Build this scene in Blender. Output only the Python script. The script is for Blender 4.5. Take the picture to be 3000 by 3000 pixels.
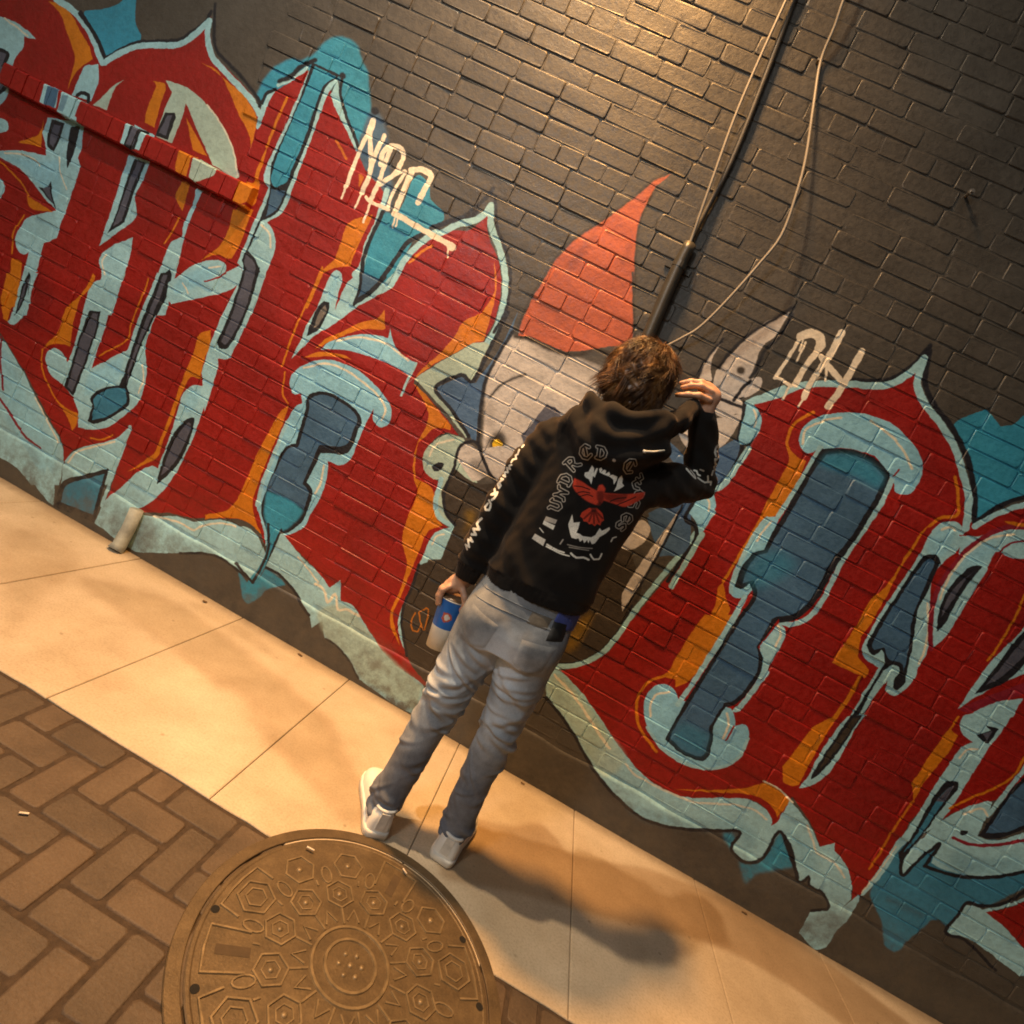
import bpy, bmesh, math, random
import numpy as np
from mathutils import Vector, Matrix

for o in list(bpy.data.objects):
    bpy.data.objects.remove(o, do_unlink=True)
scene = bpy.context.scene
C = scene.collection
random.seed(7)
rng = np.random.default_rng(7)

# ------------------------------------------------------------------ camera
# world: X along the wall to the right, Y towards the wall, Z up, ground at z = 0
CAM_H = 1.33
ROLL, PITCH, YAW, FPX = math.radians(27.6), math.radians(-6.42), math.radians(-4.9), 1650.0
_fw = np.array([math.sin(YAW) * math.cos(PITCH), math.cos(YAW) * math.cos(PITCH), math.sin(PITCH)])
_rt = np.array([math.cos(YAW), -math.sin(YAW), 0.0])
_up = np.cross(_rt, _fw)
_r2 = math.cos(ROLL) * _rt + math.sin(ROLL) * _up
_u2 = -math.sin(ROLL) * _rt + math.cos(ROLL) * _up
cd = bpy.data.cameras.new('camera')
cd.sensor_width = 36.0
cd.lens = 36.0 * FPX / 3000.0
cd.clip_start = 0.05
cd.clip_end = 500.0
cam = bpy.data.objects.new('camera', cd)
C.objects.link(cam)
M = Matrix.Identity(4)
for i in range(3):
    M[i][0], M[i][1], M[i][2] = _r2[i], _u2[i], -_fw[i]
M.translation = (0, 0, CAM_H)
cam.matrix_world = M
scene.camera = cam

# ------------------------------------------------------------------ world, night
SUN_EL, SUN_AZ = 34.0, 205.0
world = bpy.data.worlds.new('World')
scene.world = world
world.use_nodes = True
wn = world.node_tree.nodes
sky = wn.new('ShaderNodeTexSky')
sky.sky_type = 'NISHITA'
sky.sun_disc = False
sky.sun_elevation = math.radians(8)
sky.sun_rotation = math.radians(SUN_AZ)
sky.dust_density = 4.0
wn['Background'].inputs['Strength'].default_value = 0.016
world.node_tree.links.new(sky.outputs['Color'], wn['Background'].inputs['Color'])

# weak soft sun lamp, added from behind the camera as front fill
sd = bpy.data.lights.new('added_fill_sun', 'SUN')
sd.energy = 0.25
sd.angle = math.radians(40)
sd.color = (1.0, 0.93, 0.84)
so = bpy.data.objects.new('added_fill_sun', sd)
C.objects.link(so)
_d = Vector((0.36, 0.78, -0.52))
so.rotation_euler = _d.to_track_quat('-Z', 'Y').to_euler()

scene.view_settings.view_transform = 'Standard'
scene.view_settings.look = 'None'
scene.view_settings.gamma = 1.0
scene.view_settings.exposure = 0.0
scene.view_settings.use_curve_mapping = False
scene.cycles.pixel_filter_type = 'BLACKMAN_HARRIS'
scene.cycles.filter_width = 1.8

# ------------------------------------------------------------------ measuring helpers
WALL_Y = 2.46
def ray(px, py):
    return (px - 1500) / FPX * _r2 - (py - 1500) / FPX * _u2 + _fw
def on_plane_y(px, py, Y):
    d = ray(px, py)
    p = d * (Y / d[1])
    return (p[0], p[1], p[2] + CAM_H)
def on_ground(px, py, z=0.0):
    d = ray(px, py)
    p = d * ((CAM_H - z) / -d[2])
    return (p[0], p[1])
def project(p):
    v = np.asarray(p, float) - np.array([0, 0, CAM_H])
    dz = v @ _fw
    return 1500 + FPX * (v @ _r2) / dz, 1500 - FPX * (v @ _u2) / dz, dz

# ------------------------------------------------------------------ object helpers
def tag(o, label=None, cat=None, group=None, kind=None):
    if label: o['label'] = label
    if cat: o['category'] = cat
    if group: o['group'] = group
    if kind: o['kind'] = kind
    return o
def empty(name, loc=(0, 0, 0)):
    o = bpy.data.objects.new(name, None)
    C.objects.link(o)
    o.location = loc
    o.empty_display_size = 0.05
    return o
def obj(name, mesh, mat=None, parent=None, loc=None):
    o = bpy.data.objects.new(name, mesh)
    C.objects.link(o)
    if mat is not None and len(mesh.materials) == 0:
        mesh.materials.append(mat)
    if parent is not None:
        o.parent = parent
        if parent.type == 'EMPTY' or parent.location.length > 0:
            o.location = Vector(loc or (0, 0, 0)) - parent.location if loc is not None else -parent.location
    elif loc is not None:
        o.location = loc
    return o
def mesh_py(name, v, f, smooth=False):
    me = bpy.data.meshes.new(name)
    me.from_pydata([tuple(map(float, p)) for p in v], [], f)
    me.update()
    if smooth:
        me.polygons.foreach_set('use_smooth', [True] * len(me.polygons))
    return me
def mesh_np(name, v, quads, smooth=True):
    me = bpy.data.meshes.new(name)
    v = np.asarray(v, np.float32)
    quads = np.asarray(quads, np.int32)
    n = quads.shape[1]
    me.vertices.add(len(v))
    me.vertices.foreach_set('co', v.ravel())
    me.loops.add(quads.size)
    me.loops.foreach_set('vertex_index', quads.ravel())
    me.polygons.add(len(quads))
    me.polygons.foreach_set('loop_start', np.arange(0, quads.size, n, dtype=np.int32))
    me.polygons.foreach_set('use_smooth', np.ones(len(quads), bool) if smooth else np.zeros(len(quads), bool))
    me.update(calc_edges=True)
    me.validate()
    return me
class MB:
    """collects simple solids into one mesh"""
    def __init__(s): s.v, s.f = [], []
    def add(s, v, f):
        n = len(s.v)
        s.v += [tuple(map(float, p)) for p in v]
        s.f += [tuple(i + n for i in q) for q in f]
    def box(s, a, b):
        x0, y0, z0 = a; x1, y1, z1 = b
        s.add([(x0,y0,z0),(x1,y0,z0),(x1,y1,z0),(x0,y1,z0),(x0,y0,z1),(x1,y0,z1),(x1,y1,z1),(x0,y1,z1)],
              [(0,3,2,1),(4,5,6,7),(0,1,5,4),(1,2,6,5),(2,3,7,6),(3,0,4,7)])
    def tube(s, pts, r, n=8, cap=True):
        pts = [Vector(p) for p in pts]
        rr = r if hasattr(r, '__len__') else [r] * len(pts)
        rings, vs, fs = [], [], []
        prev = None
        for i, p in enumerate(pts):
            t = (pts[min(i+1, len(pts)-1)] - pts[max(i-1, 0)]).normalized()
            if prev is None:
                a = Vector((0,0,1)) if abs(t.z) < .9 else Vector((1,0,0))
                u = t.cross(a).normalized()
            else:
                u = (prev - t * prev.dot(t)).normalized()
            prev = u
            w = t.cross(u)
            for k in range(n):
                an = 2*math.pi*k/n
                vs.append(p + (u*math.cos(an) + w*math.sin(an)) * rr[i])
        for i in range(len(pts)-1):
            for k in range(n):
                a, b = i*n+k, i*n+(k+1) % n
                fs.append((a, b, b+n, a+n))
        if cap:
            fs.append(tuple(range(n-1, -1, -1)))
            fs.append(tuple(range((len(pts)-1)*n, len(pts)*n)))
        s.add(vs, fs)
    def lathe(s, prof, n=32, c=(0,0,0)):
        vs, fs = [], []
        for r, z in prof:
            for k in range(n):
                a = 2*math.pi*k/n
                vs.append((c[0]+r*math.cos(a), c[1]+r*math.sin(a), c[2]+z))
        for i in range(len(prof)-1):
            for k in range(n):
                a, b = i*n+k, i*n+(k+1) % n
                fs.append((a, b, b+n, a+n))
        s.add(vs, fs)
    def mesh(s, name, smooth=False): return mesh_py(name, s.v, s.f, smooth)
    def build(s, name, mat, parent=None, smooth=False): return obj(name, s.mesh(name, smooth), mat, parent)
def catmull(P, closed=False, n=6):
    P = [np.asarray(p, float) for p in P]
    out = []
    m = len(P)
    rngi = range(m if closed else m-1)
    for i in rngi:
        p1, p2 = P[i], P[(i+1) % m]
        p0 = P[i-1] if (closed or i > 0) else 2*p1 - p2
        p3 = P[(i+2) % m] if (closed or i+2 < m) else 2*p2 - p1
        for k in range(n):
            t = k/n
            out.append(.5*((2*p1)+(p2-p0)*t+(2*p0-5*p1+4*p2-p3)*t*t+(3*p1-p0-3*p2+p3)*t**3))
    if not closed: out.append(P[-1])
    return out

# ------------------------------------------------------------------ materials
def new_mat(name):
    m = bpy.data.materials.new(name)
    m.use_nodes = True
    nt = m.node_tree
    return m, nt, nt.nodes, nt.links, nt.nodes['Principled BSDF']
def noise(nd, lk, vec, scale, detail=4, rough=.55):
    n = nd.new('ShaderNodeTexNoise')
    n.inputs['Scale'].default_value = scale
    n.inputs['Detail'].default_value = detail
    n.inputs['Roughness'].default_value = rough
    if vec is not None: lk.new(vec, n.inputs['Vector'])
    return n
def ramp(nd, lk, fac, stops):
    r = nd.new('ShaderNodeValToRGB')
    el = r.color_ramp.elements
    while len(el) < len(stops): el.new(.5)
    for e, (p, c) in zip(el, stops):
        e.position = p
        e.color = (*c, 1) if len(c) == 3 else c
    lk.new(fac, r.inputs['Fac'])
    return r
def mixc(nd, lk, mode, fac, a, b):
    m = nd.new('ShaderNodeMix')
    m.data_type = 'RGBA'
    m.blend_type = mode
    for sock, val in ((m.inputs[0], fac), (m.inputs[6], a), (m.inputs[7], b)):
        if hasattr(val, 'links') or hasattr(val, 'is_linked'): lk.new(val, sock)
        elif isinstance(val, tuple): sock.default_value = (*val, 1)
        else: sock.default_value = val
    return m.outputs[2]
def bump(nd, lk, height, bsdf, strength=.3, dist=.01):
    b = nd.new('ShaderNodeBump')
    b.inputs['Strength'].default_value = strength
    b.inputs['Distance'].default_value = dist
    lk.new(height, b.inputs['Height'])
    lk.new(b.outputs['Normal'], bsdf.inputs['Normal'])
    return b
def simple(name, col, rough=.6, metal=0.0, nscale=30, namp=.25, bstr=.15, bdist=.004, bscale=None):
    m, nt, nd, lk, bs = new_mat(name)
    geo = nd.new('ShaderNodeNewGeometry')
    n = noise(nd, lk, geo.outputs['Position'], nscale, 5)
    r = ramp(nd, lk, n.outputs['Fac'], [(.25, tuple(c*(1-namp) for c in col)), (.75, tuple(min(1, c*(1+namp)) for c in col))])
    lk.new(r.outputs['Color'], bs.inputs['Base Color'])
    bs.inputs['Roughness'].default_value = rough
    bs.inputs['Metallic'].default_value = metal
    n2 = noise(nd, lk, geo.outputs['Position'], bscale or nscale*6, 4)
    bump(nd, lk, n2.outputs['Fac'], bs, bstr, bdist)
    return m
def image_from(name, lin):
    """drawn pixels (linear, rows bottom-up) -> packed image datablock"""
    hgt, wid = lin.shape[:2]
    img = bpy.data.images.new(name, wid, hgt, alpha=False)
    px = np.ones((hgt, wid, 4), np.float32)
    l = np.clip(lin, 0, 1)
    px[..., :3] = np.where(l <= .0031308, l*12.92, 1.055*np.power(np.maximum(l, 1e-6), 1/2.4)-.055)
    img.pixels.foreach_set(px.ravel())
    img.update()
    img.pack()
    return img
def planar_image(nd, lk, img, u, v, u0, u1, v0, v1):
    """image laid on a world-space plane rectangle"""
    def mr(s, a, b):
        m = nd.new('ShaderNodeMapRange')
        m.clamp = False
        m.inputs['From Min'].default_value = a
        m.inputs['From Max'].default_value = b
        lk.new(s, m.inputs['Value'])
        return m.outputs['Result']
    c = nd.new('ShaderNodeCombineXYZ')
    lk.new(mr(u, u0, u1), c.inputs['X'])
    lk.new(mr(v, v0, v1), c.inputs['Y'])
    t = nd.new('ShaderNodeTexImage')
    t.image = img
    t.extension = 'EXTEND'
    lk.new(c.outputs['Vector'], t.inputs['Vector'])
    return t

# ------------------------------------------------------------------ painter: draws flat print into a pixel array
class Canvas:
    def __init__(s, u0, u1, v0, v1, res, base):
        s.u0, s.v0, s.res = u0, v0, res
        s.w, s.h = int(round((u1-u0)/res)), int(round((v1-v0)/res))
        s.u1, s.v1 = u0 + s.w*res, v0 + s.h*res
        s.px = np.empty((s.h, s.w, 3), np.float32)
        s.px[:] = base
    def blend(s, x0, y0, cov, col, a):
        hh, ww = cov.shape
        X0, Y0, X1, Y1 = max(x0, 0), max(y0, 0), min(x0+ww, s.w), min(y0+hh, s.h)
        if X1 <= X0 or Y1 <= Y0: return
        c = (cov[Y0-y0:Y1-y0, X0-x0:X1-x0] * a)[..., None]
        reg = s.px[Y0:Y1, X0:X1]
        reg *= 1-c
        reg += c*np.asarray(col, np.float32)
    def fill(s, pts, col, a=1.0, soft=0):
        P = (np.asarray(pts, float) - (s.u0, s.v0)) / s.res
        pad = 2 + int(soft)
        P[:, 0] = np.clip(P[:, 0], -300, s.w+300); P[:, 1] = np.clip(P[:, 1], -300, s.h+300)
        x0, y0 = np.floor(P.min(0)).astype(int) - pad
        x1, y1 = np.ceil(P.max(0)).astype(int) + pad
        ww, hh = x1-x0, y1-y0
        SS = 2
        d = np.zeros((hh*SS, ww+2), np.float32)
        ys = (np.arange(hh*SS)+.5)/SS
        A = P - (x0, y0)
        rows = [[] for _ in range(hh*SS)]
        for i in range(len(A)):
            (ax, ay), (bx, by) = A[i], A[(i+1) % len(A)]
            if ay == by: continue
            lo, hi = min(ay, by), max(ay, by)
            r0, r1 = int(math.ceil(lo*SS-.5)), int(math.ceil(hi*SS-.5))
            for r in range(max(r0, 0), min(r1, hh*SS)):
                rows[r].append(ax+(ys[r]-ay)*(bx-ax)/(by-ay))
        for r, xs in enumerate(rows):
            if len(xs) < 2: continue
            xs.sort()
            for k in range(0, len(xs)-1, 2):
                for x, sg in ((xs[k], 1), (xs[k+1], -1)):
                    i = int(x); f = x-i
                    d[r, i] += sg*(1-f); d[r, i+1] += sg*f
        cov = np.clip(np.cumsum(d, 1)[:, :ww], 0, 1).reshape(hh, SS, ww).mean(1)
        for _ in range(2 if soft >= 1 else 0):
            k = int(soft)
            cov = (np.cumsum(np.pad(cov, ((k+1, k), (0, 0)), 'edge'), 0))
            cov = (cov[2*k+1:]-cov[:-2*k-1])/(2*k+1)
            cov = (np.cumsum(np.pad(cov, ((0, 0), (k+1, k)), 'edge'), 1))
            cov = (cov[:, 2*k+1:]-cov[:, :-2*k-1])/(2*k+1)
        s.blend(x0, y0, cov, col, a)
    def stroke(s, pts, wd, col, a=1.0, soft=1.2):
        P = (np.asarray(pts, float) - (s.u0, s.v0)) / s.res
        hw = wd/s.res/2
        pad = int(hw+soft+2)
        x0, y0 = np.floor(P.min(0)).astype(int) - pad
        x1, y1 = np.ceil(P.max(0)).astype(int) + pad
        x0, y0, x1, y1 = max(x0, -50), max(y0, -50), min(x1, s.w+50), min(y1, s.h+50)
        if x1 <= x0 or y1 <= y0: return
        cov = np.zeros((y1-y0, x1-x0), np.float32)
        for i in range(max(1, len(P)-1)):
            A, B = P[i], P[min(i+1, len(P)-1)]
            bx0, by0 = (np.floor(np.minimum(A, B)).astype(int)-pad-(x0, y0)).clip(0)
            bx1, by1 = np.ceil(np.maximum(A, B)).astype(int)+pad-(x0, y0)
            bx1, by1 = min(bx1, x1-x0), min(by1, y1-y0)
            if bx1 <= bx0 or by1 <= by0: continue
            gx = np.arange(bx0, bx1)[None, :]+x0+.5-A[0]
            gy = np.arange(by0, by1)[:, None]+y0+.5-A[1]
            D = B-A
            L = max(D@D, 1e-9)
            t = np.clip((gx*D[0]+gy*D[1])/L, 0, 1)
            dist = np.hypot(gx-t*D[0], gy-t*D[1])
            c = np.clip((hw-dist)/soft+.5, 0, 1)
            sub = cov[by0:by1, bx0:bx1]
            np.maximum(sub, c, out=sub)
        s.blend(x0, y0, cov, col, a)

FR = dict(A=(0,0,1.932), L=(0,100,2.415), P=(0,800,3.22), B=(0,1000,1.932), C=(600,100,2.415), D=(600,800,2.415),
          E=(700,1400,2.415), G=(1000,600,2.415), N=(1000,1000,1.932), T=(1000,0,1.932), U=(2000,0,1.932),
          H=(1800,800,2.415), J=(2000,1000,1.932), K=(1600,1800,2.415), M=(2300,1400,2.76), Q=(2300,2100,2.76),
          W=(2000,2000,1.932), V=(1550,1200,4.83), R=(1350,1280,7.728), X=(1980,1280,12.88), O=(1000,2000,1.932),
          I=(800,2000,2.415), Y=(0,2000,1.932), Z=(0,0,1.0))
def parse_path(txt, closed):
    """'A 10,20 30,40! ...' sketch-sheet coordinates; ! marks a sharp corner"""
    pts, fr = [], None
    for tk in txt.split():
        if tk in FR:
            fr = FR[tk]; continue
        cr = tk.endswith('!')
        x, y = tk.rstrip('!').split(',')
        pts.append((fr[0]+float(x)/fr[2], fr[1]+float(y)/fr[2], cr))
    n = len(pts)
    out = []
    seg = range(n if closed else n-1)
    for i in seg:
        p1, p2 = np.array(pts[i][:2]), np.array(pts[(i+1) % n][:2])
        c1 = pts[i][2] or (not closed and i == 0)
        c2 = pts[(i+1) % n][2] or (not closed and i+1 == n-1)
        p0 = p1-(p2-p1)*.5 if c1 else np.array(pts[i-1][:2])
        p3 = p2+(p2-p1)*.5 if c2 else np.array(pts[(i+2) % n][:2])
        L = np.linalg.norm(p2-p1)
        # tangents limited by segment length keep the curve tame
        m1 = (p2-p1) if c1 else (p2-p0)*.5
        m2 = (p2-p1) if c2 else (p3-p1)*.5
        for m in (m1, m2):
            l = np.linalg.norm(m)
            if l > L*1.05: m *= L*1.05/l
        K = max(1, min(10, int(L/8)))
        for k in range(K):
            t = k/K
            h1, h2, h3, h4 = 2*t**3-3*t*t+1, t**3-2*t*t+t, -2*t**3+3*t*t, t**3-t*t
            out.append(h1*p1+h2*m1+h3*p2+h4*m2)
    if not closed: out.append(np.array(pts[-1][:2]))
    return out
def draw(canvas, script, pal, to_uv, scale):
    for ln in script.strip().splitlines():
        ln = ln.strip()
        if not ln or ln[0] == '#': continue
        head, path = ln.split(':', 1)
        hd = head.split()
        op, col = hd[0], pal[hd[1]]
        kw = dict(h.split('=') for h in hd[2:] if '=' in h)
        a, soft = float(kw.get('a', 1)), float(kw.get('s', 0))
        if op == 'F':
            canvas.fill([to_uv(*p) for p in parse_path(path, True)], col, a, soft)
        elif op == 'S':
            canvas.stroke([to_uv(*p) for p in parse_path(path, False)], float(hd[2])*scale, col, a, max(1.2, soft))

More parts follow.
